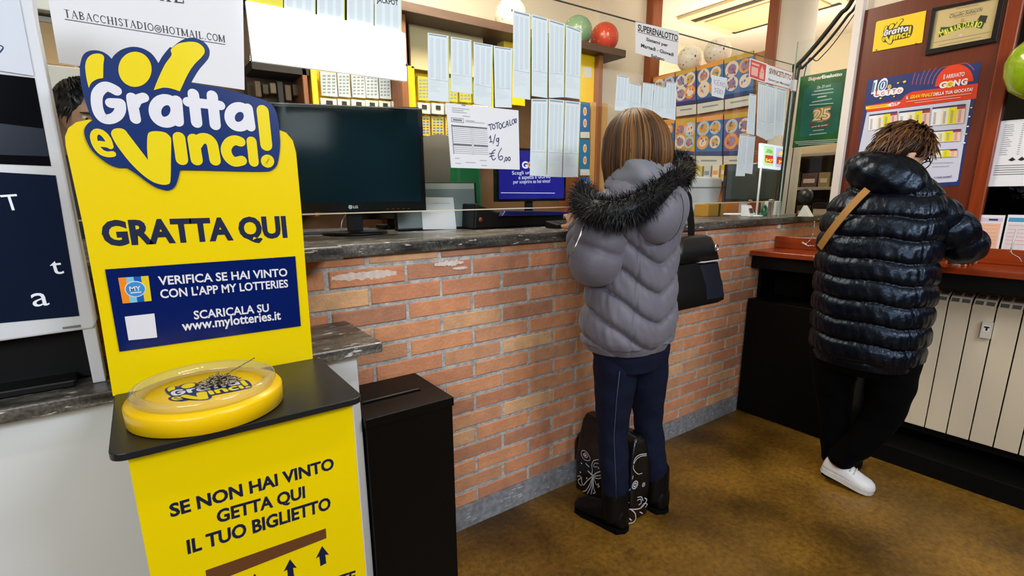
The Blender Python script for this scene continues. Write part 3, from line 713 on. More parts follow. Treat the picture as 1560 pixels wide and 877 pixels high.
pr.stroke([(99, 29.5), (343, 68)], .9, SINK, smooth=0, caps=False)
serif(pr, 'MAIL', (200, -5), (281, 6), .034, SINK)
mb.build('notice_sheet', None, 0, 'large white notice with an e-mail address hanging behind the yellow sign', 'sheet')
# bright white panel: made to glow in place of a window's reflection
lb = thing('glare_panel', (.53, GY-.01, 1.72), 'long blank white panel glowing in place of a window reflection on the glass above the large dark monitor', 'reflection panel')
c = [(362, 3), (614.5, 50.5), (617.5, 125), (384, 93.5)]
LBM = M('glare_white', (250, 250, 250), .4, emit=(255, 255, 252), estr=.55)
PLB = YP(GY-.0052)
mb = MB(); mb.prism([PLB.w(*p) for p in (smooth_loop([(373.5, 3, 1), (606, 48.8, 1), (613.5, 52.5), (615.5, 60, 1), (617.5, 124.5, 1), (384, 93.5, 1)], 3))][::-1], (0, -.012, 0), LBM); mb.build('glare_face', lb)
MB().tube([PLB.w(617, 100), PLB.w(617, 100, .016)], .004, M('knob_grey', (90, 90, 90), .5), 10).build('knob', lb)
c = [(968, 33), (1034, 48), (1032, 98.5), (968, 81)]
mb, pr = sheet('hours_sheet', PG, c, PAPER2)
pr.text('SUPERENALOTTO', (971, 46.5), (1032, 62.5), INKB, top=(971.5, 37), bold=.03)
pr.stroke([(971, 48.5), (1032, 64)], .8, INKB, smooth=0, caps=False)
pr.text('Sistemi per', (984, 62), (1017, 71.5), INKB, top=(984, 57), bold=.03)
pr.text('Martedì - Giovedì', (976, 71.5), (1025.5, 86), INKB, top=(976, 66), bold=.03)
pr.text('Sabato', (991, 87), (1011.5, 93), INKB, top=(991, 82), bold=.03)
mb.build('hours_sheet', None, 0, 'white sheet headed SUPERENALOTTO listing draw days, high on the glass', 'sheet')
c = [(1142, 88.3), (1168.7, 97.5), (1165.8, 126.5), (1140.3, 117.9)]; REDP = M('sign_red', (206, 62, 58), .5); REDL = M('sign_pink', (232, 176, 170), .5)
mb, pr = sheet('red_sticker', PG, c, REDP)
pr.quad(c, 0, 0, 1, .06, PAPER); pr.quad(c, 0, .95, 1, 1, PAPER); pr.quad(c, 0, 0, .05, 1, PAPER); pr.quad(c, .95, 0, 1, 1, PAPER)
pr.quad(c, .12, .18, .55, .28, REDL); pr.quad(c, .12, .38, .5, .82, REDL); pr.quad(c, .6, .52, .86, .86, REDL); pr.poly([pr.bil(c, *p) for p in ((.62, .5), (.72, .18), (.86, .5))], REDL, px=False)
mb.build('red_sticker', None, 0, 'small red and white sticker on the top edge of the glass', 'sticker')
c = [(1169.2, 97.7), (1208, 110.4), (1204.7, 136.7), (1166.3, 126.2)]
mb, pr = sheet('draw_sign', PG, c, PAPER)
pr.quad(c, 0, 0, 1, .03, REDP); pr.quad(c, 0, .97, 1, 1, REDP); pr.quad(c, .98, 0, 1, 1, REDP)
pr.text('SIVINCETUTTO', (1171, 111.5), (1205, 122), M('ink_orange', (120, 66, 20), .5), top=(1171.5, 103.5), bold=.03)
pr.text('Sistemi per Mercoledì', (1170, 122), (1202, 131.5), INKB, top=(1170, 118.5), bold=.02)
mb.build('draw_sign', None, 0, 'white sign with red edge reading SIVINCETUTTO at the glass corner', 'sign')
c = [Z6(735, 455), Z6(828, 475), Z6(805, 598), Z6(735, 582)]
mb, pr = sheet('small_note', PG, c, SLIP)
hw(pr, c, [[(.15, .18), (.15, .4)], [(.3, .2), (.15, .3), (.3, .42)], [(.5, .2), (.38, .22), (.38, .42), (.5, .42)], [(.38, .32), (.48, .32)], [(.58, .44), (.6, .24), (.7, .44), (.72, .24)], O(.85, .36, .07, .1)], .9, M('pen_red', (176, 100, 130), .6))
hw(pr, c, [[(.34, .6), (.2, .62), (.32, .74), (.18, .8)], [(.54, .6), (.42, .6), (.42, .8), (.54, .8)], [(.42, .7), (.52, .7)], [(.6, .82), (.6, .62), (.7, .66), (.6, .72), (.7, .82)], [(.76, .82), (.82, .62), (.88, .82)]], .9, M('pen_red'))
mb.build('small_note', None, 0, 'small pale handwritten note in front of the blue scratch card panels', 'note')

# ---------------------------------------------------------------- right wall: signs and posters
PW = XP(3.1279)
c = [(1334.8, 33.3), (1411.4, 16.2), (1405, 65), (1329.5, 79)]
YS = M('sign_yellow', (246, 206, 4), .4)
ys = thing('wall_sign', PW.w(1370, 79), 'small yellow rectangular logo sign screwed onto the mahogany panel', 'sign')
PS = XP(3.1265)
mb = MB(); q = [PS.p3(PS.pt(*p)) for p in smooth_loop([(1334.8, 37, 1), (1336, 33.6), (1339, 32.3, 1), (1411.4, 16.2, 1), (1405, 65, 1), (1329.5, 79, 1)], 3)][::-1]
mb.prism(q, PS.N*.003, YS)
lo = [PB.pt(*p) for p in LP]; u0 = min(a[0] for a in lo); u1 = max(a[0] for a in lo); v0 = min(a[1] for a in lo); v1 = max(a[1] for a in lo)
def small_logo(pr, cx, cy, width, nav):
    s_ = width/(u1-u0)
    f = lambda p: (cx+(PB.pt(*p)[0]-(u0+u1)/2)*s_, cy+(PB.pt(*p)[1]-(v0+v1)/2)*s_)
    pr.poly([f(p) for p in LP], nav, px=False); pr.up(); pr.up(); gev(pr, f, s_*(PB.w(265, 170)-CAM).dot(AX_F)/F_PX*.92, False)
pr = Print(mb, PS, .0033); cc = PS.pt(1367.5, 48); small_logo(pr, cc[0], cc[1], .125, M('logo_brown', (52, 40, 20), .5))
mb.build('plate', ys)
for p in ((1336, 76), (1396, 66)): MB().tube([PS.w(*p), PS.w(*p, .006)], .0035, STEEL, 8).build('screw', ys)

fr = thing('framed_certificate', PW.w(1470, 75), 'gold certificate in a thick black frame hung high on the mahogany panel', 'certificate')
of = [(1421.9, 13.3), (1533, -8), (1519, 64), (1410.6, 85)]; inn = [(1427.6, 16.4), (1523.5, -3), (1510.7, 58.5), (1417.8, 75.4)]
Q = [PW.pt(*p) for p in of]; I = [PW.pt(*p) for p in inn]; mb = MB(); FB = M('frame_black', (10, 9, 9), .3)
for k in range(4):
    j = (k+1) % 4; a = [PW.p3(Q[k]), PW.p3(Q[j]), PW.p3(I[j]), PW.p3(I[k])]; mb.hexa(a, [p+PW.N*.014 for p in a], FB)
mb.build('frame', fr, .001)
GOLD = M('certificate_gold', (206, 186, 134), .38, .35)
mb, pr = sheet('certificate', PW, inn, GOLD, .004)
def Zc(x, y): return (1405+x*.1026, y*.1026)
CI = M('certificate_ink', (86, 78, 62), .5)
pr.text('Claudio Sobacchi', Zc(400, 275), Zc(888, 165), CI, top=Zc(405, 225), bold=.01, shear=.2)
for a, b in (((415, 215), (890, 115)), ((480, 275), (810, 205)), ((155, 640), (1020, 475)), ((245, 680), (880, 550)), ((510, 133), (830, 75))): pr.stroke([Zc(*a), Zc(*b)], .5, CI, smooth=0, caps=False)
pr.text('IL', Zc(578, 332), Zc(648, 316), M('gold_print', (196, 140, 30), .4), top=Zc(582, 285), bold=.04)
GR = M('cert_green', (40, 78, 26), .5); CY = M('cert_yellow', (226, 222, 70), .45)
pr.poly([Zc(*p) for p in ((245, 560), (280, 405), (420, 400), (560, 350), (700, 335), (900, 295), (930, 345), (890, 430), (760, 405), (600, 425), (430, 480))], GR); pr.up()
bx = [(285, 545), (352, 512), (388, 498), (440, 478), (478, 462), (528, 447), (600, 428), (660, 420), (715, 412), (775, 408), (812, 408), (880, 410)]
for ch, a, b in zip('MILIARDARIO', bx, bx[1:]):
    pr.text(ch, Zc(*a), Zc(b[0]-8, b[1]-(b[0]-a[0])*.05), CY, top=Zc(a[0]+12, a[1]-(102 if ch in 'M' else 84)), bold=.02)
pr.up()
pr.poly([Zc(*p) for p in ((838, 280), (868, 228), (978, 236), (948, 322))], M('hat_black', (40, 34, 28), .5)); pr.poly([Zc(*p) for p in ((818, 290), (860, 272), (950, 322), (948, 345), (880, 322))], M('hat_black'))
pr.disc(Zc(578, 522), .0075, .004, M('cert_pale', (214, 200, 190), .5), px=True)
mb.build('certificate', fr)
MB().tube([PW.w(1476, -14), PW.w(1476, -14, .01)], .006, FB, 8).build('hook', fr)

# big draw poster
def Z8(x, y): return (1300+x*.228, 90+y*.228)
c = [(1322, 122), (1495.5, 94.6), (1461, 282.5), (1298.5, 294)]
NV = M('poster_navy', (36, 52, 112), .35); RD = M('poster_red', (222, 62, 22), .35); PWH = M('poster_white', (202, 206, 226), .35); WPR = M('poster_print_white', (236, 236, 240), .35)
ORL = M('poster_orange_line', (190, 96, 84), .35); YB = M('poster_yellow', (238, 206, 40), .35); CRM = M('table_cream', (232, 226, 196), .4); YT = M('table_yellow', (226, 218, 20), .4); PK = M('table_pink', (236, 196, 180), .4); RT = M('table_red', (168, 52, 50), .4); BT = M('table_navy', (46, 52, 108), .4)
mb, pr = sheet('draw_poster', PW, c, NV)
for r in range(6):
    R_ = 150+27*r
    pr.stroke([Z8(675+R_*math.cos(a), 165-R_*math.sin(a)*.98-.16*R_*math.cos(a)) for a in [math.radians(t) for t in range(172, 22 if r < 1 else 60, -8)] if 165-R_*math.sin(a)*.98-.16*R_*math.cos(a) > 78-.157*(675+R_*math.cos(a)-390)], .7, ORL, smooth=0, caps=False)
pr.up()
pr.poly([Z8(675+128*math.cos(i*math.pi/16), 165-128*math.sin(i*math.pi/16)-20*math.cos(i*math.pi/16)) for i in range(17)], RD); pr.up()
pr.poly([Z8(*p) for p in ((83, 312), (320, 276), (350, 240), (395, 218), (836, 162), (822, 263), (92, 353))], RD); pr.up()
pr.poly([Z8(*p) for p in ((84, 318), (240, 298), (242, 318), (84, 337))], YB); pr.poly([Z8(*p) for p in ((232, 303), (262, 290), (318, 288), (296, 308), (242, 318))], WPR); pr.up()
pr.text('65€', Z8(253, 312), Z8(300, 303), RD, top=Z8(254, 294), bold=.02)
pr.stroke([Z8(110, 324), Z8(222, 309)], .8, M('tag_red', (200, 120, 40), .5), smooth=0)
wf = [(92, 356), (786, 270), (700, 805), (690, 818), (-3, 862), (20, 700)]
pr.poly([Z8(*p) for p in wf], PWH); pr.up()
pr.text('È ARRIVATO', Z8(602, 134), Z8(742, 112), WPR, top=Z8(604, 108), bold=.01)
for ch, a, b in (('G', (573, 196), (625, 188)), ('N', (668, 181), (712, 175)), ('G', (718, 174), (762, 167))): pr.text(ch, Z8(*a), Z8(*b), WPR, top=Z8(a[0]+3, a[1]-38), bold=.05)
pr.disc(Z8(646, 168), .0145, .0145, WPR, px=True); pr.up(); pr.disc(Z8(646, 168), .0125, .0125, YB, px=True); pr.up(); pr.text('C', Z8(636, 178), Z8(656, 175), M('gong_brown', (150, 96, 20), .5), bold=.02)
pr.text('10', Z8(122, 228), Z8(222, 206), WPR, top=Z8(130, 152), bold=.07, shear=.15); pr.up(); pr.text('10', Z8(124, 224), Z8(218, 204), M('lotto_blue', (40, 120, 190), .4), top=Z8(132, 158), bold=.0, shear=.15)
pr.text('e', Z8(228, 198), Z8(256, 193), M('gold_e', (220, 180, 90), .4), bold=.04)
for i, ch in enumerate('LOTTO'):
    q = (162+37*i, 233-5.5*i); pr.disc(Z8(*q), .0165, .0155, WPR, px=True); pr.up(); pr.text(ch, Z8(q[0]-13, q[1]+13), Z8(q[0]+13, q[1]+9), M('lotto_red', (190, 80, 70), .4), bold=.03)
for x, y, r in ((345, 152, .0052), (302, 160, .0035), (185, 262, .004), (150, 205, .003), (275, 250, .003), (315, 205, .003)): pr.disc(Z8(x, y), r*1.3, r, YB, px=True)
pr.text('IL', Z8(356, 268), Z8(370, 266), WPR, top=Z8(357, 250), bold=.03)
pr.text('GRAN FINALE', Z8(380, 266), Z8(528, 247), YB, top=Z8(382, 244), bold=.03, shear=.15)
pr.text('DELLA TUA GIOCATA!', Z8(536, 246), Z8(798, 212), WPR, top=Z8(538, 226), bold=.03)
pr.stroke([Z8(356, 286), Z8(790, 230)], .8, M('fine_white', (236, 190, 180), .5), smooth=0, caps=False); pr.stroke([Z8(412, 293), Z8(720, 256)], .8, M('fine_white'), smooth=0, caps=False)
def table(tl, tr, br, bl, n):
    q = [Z8(*tl), Z8(*tr), Z8(*br), Z8(*bl)]
    pr.quad(q, 0, 0, 1, .1, BT); cols = [0, .30, .52, .76, 1]
    for k, m_ in enumerate((WPR, CRM, YT, PK)): pr.quad(q, cols[k], .1, cols[k+1], 1, m_)
    pr.up(); pr.quad(q, .76, .1, 1, .24, RT)
    for k in range(4):
        for r in range(n): pr.quad(q, cols[k]+.06, .3+.66*r/n, cols[k]+.14, .34+.66*r/n, INKG)
table((110, 372), (297, 348), (293, 450), (101, 478), 8); table((310, 350), (517, 326), (506, 455), (300, 470), 8); table((532, 324), (754, 299), (739, 428), (520, 446), 8)
table((505, 484), (724, 466), (716, 548), (500, 558), 6); table((498, 610), (699, 599), (694, 652), (494, 658), 4)
for a, b in (((525, 694), (672, 690)), ((530, 718), (646, 714))): pr.stroke([Z8(*a), Z8(*b)], .5, INKG, smooth=0, caps=False)
pr.text('+ i tuoi numeri!', Z8(540, 797), Z8(660, 788), BT, top=Z8(540, 784), bold=.02)
for x, y, m_ in ((792, 325, YB), (778, 385, WPR), (757, 500, YB), (768, 450, WPR), (745, 560, WPR)): pr.disc(Z8(x, y), .004, .003, m_, px=True)
mb.build('draw_poster', None, 0, 'large navy, red and white draw poster with result tables on the mahogany panel', 'poster')
mb, pr = sheet('white_sheet', XP(3.1288), [(1300, 290), (1464, 279), (1460, 297), (1296, 311)], PAPER, .0006)
mb.build('white_sheet', None, 0, 'white sheet edge showing below the big draw poster', 'sheet')

# green poster on the short glass pane
PGc = XP(XR-.0046)
def Zg(x, y): return (1195+x*.1597, 90+y*.1597)
c = [(1220, 116.9), (1297.4, 103), (1286, 216.8), (1207, 225.3)]
GN = M('green_dark', (8, 62, 26), .3, noise=(9, .5, (26, 104, 34))); GI = M('green_inner', (10, 72, 56), .3, noise=(8, .6, (20, 110, 84))); GW = M('green_white', (206, 218, 206), .4)
mb, pr = sheet('green_poster', PGc, c, GN)
pr.poly([Zg(*p) for p in ((190, 300), (250, 255), (545, 213), (558, 225), (512, 672), (460, 708), (160, 745), (145, 730))], GI); pr.up()
pr.text('SuperEnalotto', Zg(228, 206), Zg(552, 156), GW, top=Zg(230, 176), bold=.05); pr.up(); pr.text('Super', Zg(230, 204), Zg(350, 186), M('super_red', (196, 78, 74), .4), top=Zg(232, 176), bold=.0)
pr.text('Da 25 anni', Zg(312, 284), Zg(440, 262), GW, top=Zg(313, 258), bold=.0, shear=.2)
for a, b in (((285, 308), (468, 282)), ((262, 342), (468, 316)), ((318, 366), (402, 352)), ((265, 412), (452, 378))):
    n = 26; pr.stroke([Zg(a[0]+(b[0]-a[0])*i/n, a[1]+(b[1]-a[1])*i/n+(-5 if i % 2 else 5)) for i in range(n+1)], .5, GW, smooth=3, caps=False)
pr.disc(Zg(350, 532), .038, .038, M('gold_rim', (168, 150, 70), .35), 32, px=True); pr.up(); pr.disc(Zg(350, 532), .034, .034, M('gold_disc', (206, 196, 120), .35), 32, px=True); pr.up()
pr.text('25', Zg(262, 592), Zg(440, 572), M('gold_brown', (150, 110, 60), .4), top=Zg(268, 478), bold=.06); pr.up(); pr.text('25', Zg(268, 588), Zg(432, 570), M('gold_pale', (222, 190, 160), .4), top=Zg(274, 486), bold=.0)
pr.poly([Zg(*p) for p in ((240, 610), (300, 640), (380, 628), (432, 590), (436, 612), (385, 652), (300, 664), (238, 634))], M('banner_red', (120, 26, 22), .4)); pr.up()
pr.text('anni di sogni', Zg(262, 652), Zg(412, 632), GW, top=Zg(263, 640), bold=.02)
for a, b in (((240, 440), (470, 420)), ((275, 684), (380, 672)), ((240, 722), (405, 704)), ((100, 790), (530, 764)), ((110, 804), (515, 782)), ((135, 818), (480, 800))): pr.stroke([Zg(*a), Zg(*b)], .7, GW, smooth=0, caps=False)
mb.build('green_poster', None, 0, 'green anniversary lottery poster on the short glass side pane', 'poster')

# paper on the dark window, green balloon, leaflets
PN = XP(3.1355)
c = [(1522, 184.8), (1600, 168), (1580, 287), (1501.8, 284)]; q0 = PN.pt(1522, 184.8); q1 = PN.pt(1501.8, 284); w_ = .24
mb = MB(); a = [(q0[0], q0[1]), (q0[0]+w_, q0[1]), (q0[0]+w_, q1[1]), (q0[0], q1[1])]; mb.prism([PN.p3(p) for p in a[::-1]], PN.N*.001, PAPER); pr = Print(mb, PN, .0014)
H_ = q0[1]-q1[1]; R4 = random.Random(5)
pr.rect(a[0][0], q0[1]-.006, a[0][0]+w_, q0[1]-.002, M('tape_clear', (200, 214, 220), .2))
for i in range(15):
    v = q0[1]-.02-i*.0088; pr.rect(a[0][0]+.022, v, a[0][0]+.022+R4.uniform(.018, .034), v+.0022, INKG)
    for k in range(3): pr.rect(a[0][0]+.078+.03*k, v, a[0][0]+.085+.03*k, v+.0025, INKG)
for s0 in (.055, .085): pr.poly([(a[0][0]+s0, q0[1]-.166), (a[0][0]+s0+.012, q0[1]-.154), (a[0][0]+s0+.024, q0[1]-.166), (a[0][0]+s0+.012, q0[1]-.172)], INKB, px=False)
for i in range(5):
    v = q0[1]-.19-i*.0095; pr.rect(a[0][0]+.016, v, a[0][0]+.19, v+.003, INKG if i % 2 else M('ink_mid'))
mb.build('price_list', None, 0, 'white printed price list taped on the dark window beside the mahogany frame', 'sheet')
bp_ = PN.w(1562, 100); bl_ = thing('balloon', bp_, 'lime green balloon hanging at the right edge before the dark window', 'balloon')
bp_ = Vector((3.0, PT(1582, 100, 0, 3.0).y, PT(1582, 100, 0, 3.0).z)); bl_.location = bp_-Vector((0, 0, .14))
LIMEM = M('balloon_lime', (150, 186, 16), .18, coat=.6)
MB().lathe([(.004, -.128), (.03, -.12), (.075, -.085), (.098, -.03), (.102, .02), (.088, .065), (.055, .1), (.02, .113), (.003, .115)], bp_, LIMEM, 32).build('skin', bl_)
MB().lathe([(.002, -.118), (.005, -.128), (.011, -.139), (.002, -.1395)], bp_, LIMEM, 12).build('knot', bl_)
MB().tube([bp_+Vector((0, 0, .11)), bp_+Vector((.01, .01, .5)), bp_+Vector((.02, .0, 1.1)), Vector((bp_.x+.02, bp_.y, 3.0))], .0012, M('string', (160, 170, 150), .6), 5).build('string', bl_)
PLf = XP(3.1195)
for i, (px0, px1, hd, fld) in enumerate(((1456, 1478, (214, 120, 80), (230, 190, 170)), (1485.3, 1531.6, (206, 196, 220), (232, 186, 158)), (1536, 1585, (70, 150, 196), (216, 210, 216)))):
    t0 = PLf.pt(px0, 327); t1 = PLf.pt(px1, 328); z0 = 1.0; zt = t0[1]
    mb = MB(); a = [(t0[0], zt), (t1[0], zt), (t1[0], z0), (t0[0], z0)]; mb.prism([PLf.p3(p) for p in a[::-1]], PLf.N*-.004, PAPER); pr = Print(mb, PLf, .0005)
    W_ = t1[0]-t0[0]
    pr.rect(t0[0]+.05*W_, zt-.03, t0[0]+.95*W_, zt-.012, M(f'leaf_head_{i}', hd, .5)); pr.rect(t0[0]+.06*W_, z0+.02, t0[0]+.92*W_, zt-.036, M(f'leaf_field_{i}', fld, .5)); pr.up()
    for k in range(6): pr.rect(t0[0]+.1*W_, zt-.045-.016*k, t0[0]+.85*W_, zt-.0462-.016*k, M(f'leaf_line_{i}', (206, 140, 110) if i < 2 else (214, 60, 50), .5))
    if i == 1: pr.rect(t0[0]+.5*W_, zt-.024, t0[0]+.8*W_, zt-.016, NV)
    mb.build('play_slip_pad', None, 0, ('pink play slip pad mostly hidden by the man\'s sleeve', 'pink play slip pad standing behind the desk back board', 'pale blue headed play slip pad at the right edge of the desk')[i], 'pad', 'play slip pads behind the desk')
# pens on chains
def chain(pts, name, label, base, pen=None):
    t = thing(name, base, label, 'pen'); mb = MB(); q = smooth_loop3(pts, 8)
    for i, p in enumerate(q): mb.ball(p, .0024, STEEL, 6, 4)
    mb.build('bead_string', t)
    mb = MB().box(base[0]-.02, base[0]+.02, base[1]-.03, base[1]+.03, .980, .984, M('desk_clip', (60, 36, 24), .3)); mb.build('base_plate', t, .001)
    if pen: MB().tube([pen[0], pen[1]], [.0045, .003], M('pen_barrel', (200, 200, 196), .3), 8).build('barrel', t)
def smooth_loop3(p, n):
    p = [Vector(a) for a in p]; out = []
    for i in range(len(p)-1):
        a, b, c_, d = p[max(i-1, 0)], p[i], p[i+1], p[min(i+2, len(p)-1)]
        for k in range(n):
            t = k/n; out.append(.5*(2*b+(c_-a)*t+(2*a-5*b+4*c_-d)*t*t+(3*b-a-3*c_+d)*t**3))
    return out+[p[-1]]
X0 = 3.05
chain([PT(1241, 338, 0, X0), PT(1240, 350, 0, X0), PT(1236, 363, 0, X0), PT(1228, 372, 0, 3.0), PT(1236, 374, 0, 3.0), PT(1244, 374, 0, 3.0)], 'chained_pen', 'pen on bead chain on the desk beside the brick wall', PT(1235, 375, 2, .98), (PT(1222, 369, 0, 3.02), PT(1232, 375, 0, 3.02)))
chain([PT(1549, 352, 0, 3.0), PT(1546, 362, 0, 3.0), PT(1542, 374, 0, 2.98), PT(1541, 385, 0, 2.96)]+[PT(1552, 392, 0, 2.94), PT(1556, 398, 0, 2.93)], 'chained_pen', 'pen on bead chain at the right end of the desk', PT(1537, 389, 2, .98), (PT(1549.5, 349, 0, 3.0), PT(1539, 384, 0, 2.97)))

# ---------------------------------------------------------------- behind the counter
def pbox(mb, px0, py0, px1, py1, y, depth, mat):
    a = PT(px0, py0, 1, y); b = PT(px1, py1, 1, y); c_ = PT(px1, py0, 1, y); d_ = PT(px0, py1, 1, y)
    z1 = (a.z+c_.z)/2; z0 = (b.z+d_.z)/2
    return mb.box((a.x+d_.x)/2, (b.x+c_.x)/2, y, y+depth, z0, z1, mat)
RY = M('rack_yellow', (236, 196, 0), .45); BEIGE = M('board_beige', (206, 190, 146), .7); DKB = M('dark_goods', (40, 34, 30), .7); TAN = M('tan_board', (196, 152, 96), .6)
PALE = M('pale_holder', (206, 206, 198), .5); TICK = M('ticket_grey', (190, 198, 202), .6); TICKD = M('ticket_print', (128, 138, 146), .6)
# top shelf with the footballs
ts = thing('display_shelf', (1.5, 3.05, 0), 'dark brown high wall shelf with lit underside behind the glass, footballs on top', 'shelf')
MB().box(-1.4, 3.105, 2.8, 3.295, 2.285, 2.335, SHELFW).build('top_board', ts, .003)
st(MB().box(-1.4, 3.105, 3.27, 3.299, 0.0, 2.2845, M('shelf_back', (120, 88, 56), .6)), 'display_shelf_back')  # back panel of the high display shelf
for px in (616, 916): 
    x = PT(px, 100, 1, 2.85).x; st(MB().box(x-.02, x+.02, 2.85, 3.269, 0, 2.2845, WOODB), 'shelf_upright_left' if px < 700 else 'shelf_upright_right', .002)  # brown uprights of the high display shelf
def ball(px, py, y, r, label, base, c1, c2, name='football'):
    p = PT(px, py, 1, y); z = base+r; t = thing(name, (p.x, y, base), label, 'ball', 'footballs on the high shelves')
    m = M('ball_'+str(int(px)), c1, .3)
    MB().ball((p.x, y, z), r, m, 28, 18).build('shell', t)
    mb = MB(); m2 = M('ball_patch_'+str(int(px)), c2, .35); R_ = random.Random(int(px))
    for k in range(12):   # the pentagon patches of a football
        g = (1+5**.5)/2; vv = [(0, s1, s2*g) for s1 in (-1, 1) for s2 in (-1, 1)]+[(s1, s2*g, 0) for s1 in (-1, 1) for s2 in (-1, 1)]+[(s2*g, 0, s1) for s1 in (-1, 1) for s2 in (-1, 1)]
        n = Vector(vv[k]).normalized(); a = n.orthogonal().normalized(); b = n.cross(a); c_ = Vector((p.x, y, z))
        ring = [c_+((n*.94+(a*math.cos(2*math.pi*j/5)+b*math.sin(2*math.pi*j/5))*.36).normalized()*r*1.004) for j in range(5)]
        mb.add([c_+n*r*1.006]+ring, [(0, 1+j, 1+(j+1) % 5) for j in range(5)], m2)
    mb.build('patches', t)
SB = 2.335
ball(778, 5, 2.95, .105, 'white football on the high brown shelf above the tall blue slips', SB, (236, 226, 206), (52, 46, 40))
ball(880, 40, 2.95, .105, 'green and white football on the high brown shelf, beside the red one', SB, (120, 150, 116), (226, 220, 200))
ball(921, 48, 2.95, .105, 'red and white football at the end of the high brown shelf', SB, (206, 74, 52), (232, 190, 150))
for px, y, lb in ((1051, 2.62, 'white football on the partition ledge, left of two'), (1092, 2.4, 'white football on the partition ledge, right of two')):
    p = PT(px, 95, 0, 3.82)
    t = thing('football', (3.82, p.y, 2.26), lb, 'ball', 'footballs on the high shelves'); r = .1
    MB().ball((3.82, p.y, 2.26+r), r, M('ball_white', (238, 230, 212), .3), 28, 18).build('shell', t)
    mb = MB()
    for k in range(12):
        g = (1+5**.5)/2; vv = [(0, s1, s2*g) for s1 in (-1, 1) for s2 in (-1, 1)]+[(s1, s2*g, 0) for s1 in (-1, 1) for s2 in (-1, 1)]+[(s2*g, 0, s1) for s1 in (-1, 1) for s2 in (-1, 1)]
        n = Vector(vv[k]).normalized(); a = n.orthogonal().normalized(); b = n.cross(a); c_ = Vector((3.82, p.y, 2.26+r))
        mb.add([c_+n*r*1.006]+[c_+((n*.94+(a*math.cos(2*math.pi*j/5)+b*math.sin(2*math.pi*j/5))*.36).normalized()*r*1.004) for j in range(5)], [(0, 1+j, 1+(j+1) % 5) for j in range(5)], M('ball_dark', (60, 56, 50), .35))
    mb.build('patches', t)
# brown goods bay, beige board, labels
gb = thing('goods_bay', PT(428, 150, 1, 3.1), 'brown display bay with hanging goods left of the yellow ticket rack', 'display')
mb = MB(); pbox(mb, 386, 98, 470, 330, 3.15, .1, M('bay_brown', (92, 70, 46), .7)); mb.build('panel', gb)
mb = MB(); pbox(mb, 384, 96, 470, 110, 2.95, .2, DKB); mb.build('valance', gb)
mb = MB(); pbox(mb, 470, 103, 477, 330, 2.95, .2, WOODB); mb.build('upright', gb, .002)
R5 = random.Random(9)
for i in range(7):
    mb = MB(); x = 389+11.5*i; h = R5.uniform(18, 34); pbox(mb, x, 120+R5.uniform(0, 8)+i, x+9, 122+h+i, 3.06, .04, M(f'goods_{i%4}', ((126, 98, 62), (86, 64, 40), (150, 124, 84), (64, 52, 38))[i % 4], .5))
    mb.build('goods_packet', None, .004, f'brown packet hanging in the display bay, number {("one","two","three","four","five","six","seven")[i]} from the left', 'packet', 'packets in the brown bay')
bb = MB(); pbox(bb, 625, 32, 736, 112, 2.98, .02, BEIGE); bb.build('board', None, .002, 'blank beige board under the high shelf above the row of slips', 'board')
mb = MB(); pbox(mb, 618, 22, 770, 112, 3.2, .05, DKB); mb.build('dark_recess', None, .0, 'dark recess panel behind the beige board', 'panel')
mb = MB(); pbox(mb, 719, 34, 763, 50, 2.9, .01, RY); mb.build('shelf_label', None, .001, 'yellow label strip hanging below the high shelf', 'label')
mb = MB(); pbox(mb, 768, 48, 800, 160, 2.95, .08, RY); mb.build('yellow_box', None, .003, 'yellow box on the wall rack behind the tall blue slips', 'box')
mb = MB(); pbox(mb, 645, 0, 652, 30, 2.95, .1, RY); 
# yellow ticket rack behind the large monitor
tr = thing('ticket_rack', PT(580, 232, 1, 2.95), 'yellow ticket rack on the back wall above the large dark monitor', 'rack')
mb = MB(); pbox(mb, 478, 104, 752, 232, 3.05, .05, RY); mb.build('back_plate', tr)
for a in ((478, 487), (617, 634), (746, 752)):
    mb = MB(); pbox(mb, a[0], 100, a[1], 232, 2.98, .069, RY); mb.build('divider', tr, .002)
cols = [(489, 513), (515, 533), (536, 556), (557, 576), (578, 595), (597, 615), (637, 655), (658, 676), (679, 697), (700, 718), (721, 744)]
for i, (a, b) in enumerate(cols):
    dy = (a-489)*.09
    mb = MB(); pbox(mb, a, 150+dy*.5, b, 166+dy*.5, 2.98, .069, PALE); pbox(mb, a+(b-a)*.35, 153+dy*.5, a+(b-a)*.75, 159+dy*.5, 2.975, .004, DKB); mb.build('slot_holder', tr, .0)
    for r, (t, h) in enumerate(((110, 36), (170, 30), (205, 34))):
        y0 = t+dy*.5; mb = MB(); m_ = (TICK, M('ticket_multi', (206, 176, 70), .5), TICK)[r]
        if i > 5 and r == 0: m_ = M('ticket_olive', (178, 172, 60), .5)
        pbox(mb, a, y0, b, y0+h, 3.0, .02, m_)
        pr = Print(mb, YP(3.0))
        for k in range(6):
            for q in range(3): pr.quad([(a, y0), (b, y0), (b, y0+h), (a, y0+h)], .1+.3*q, .12+.14*k, .3+.3*q, .19+.14*k, TICKD if r != 1 else M('ticket_blue', (60, 110, 160), .5))
        w_ = ('top', 'middle', 'lower')[r]; nn = ('first', 'second', 'third', 'fourth', 'fifth', 'sixth', 'seventh', 'eighth', 'ninth', 'tenth', 'last')[i]
        mb.build('ticket_pad', None, 0, f'ticket pad in the yellow rack, {w_} row, {nn} column', 'ticket', 'ticket pads in the yellow rack')
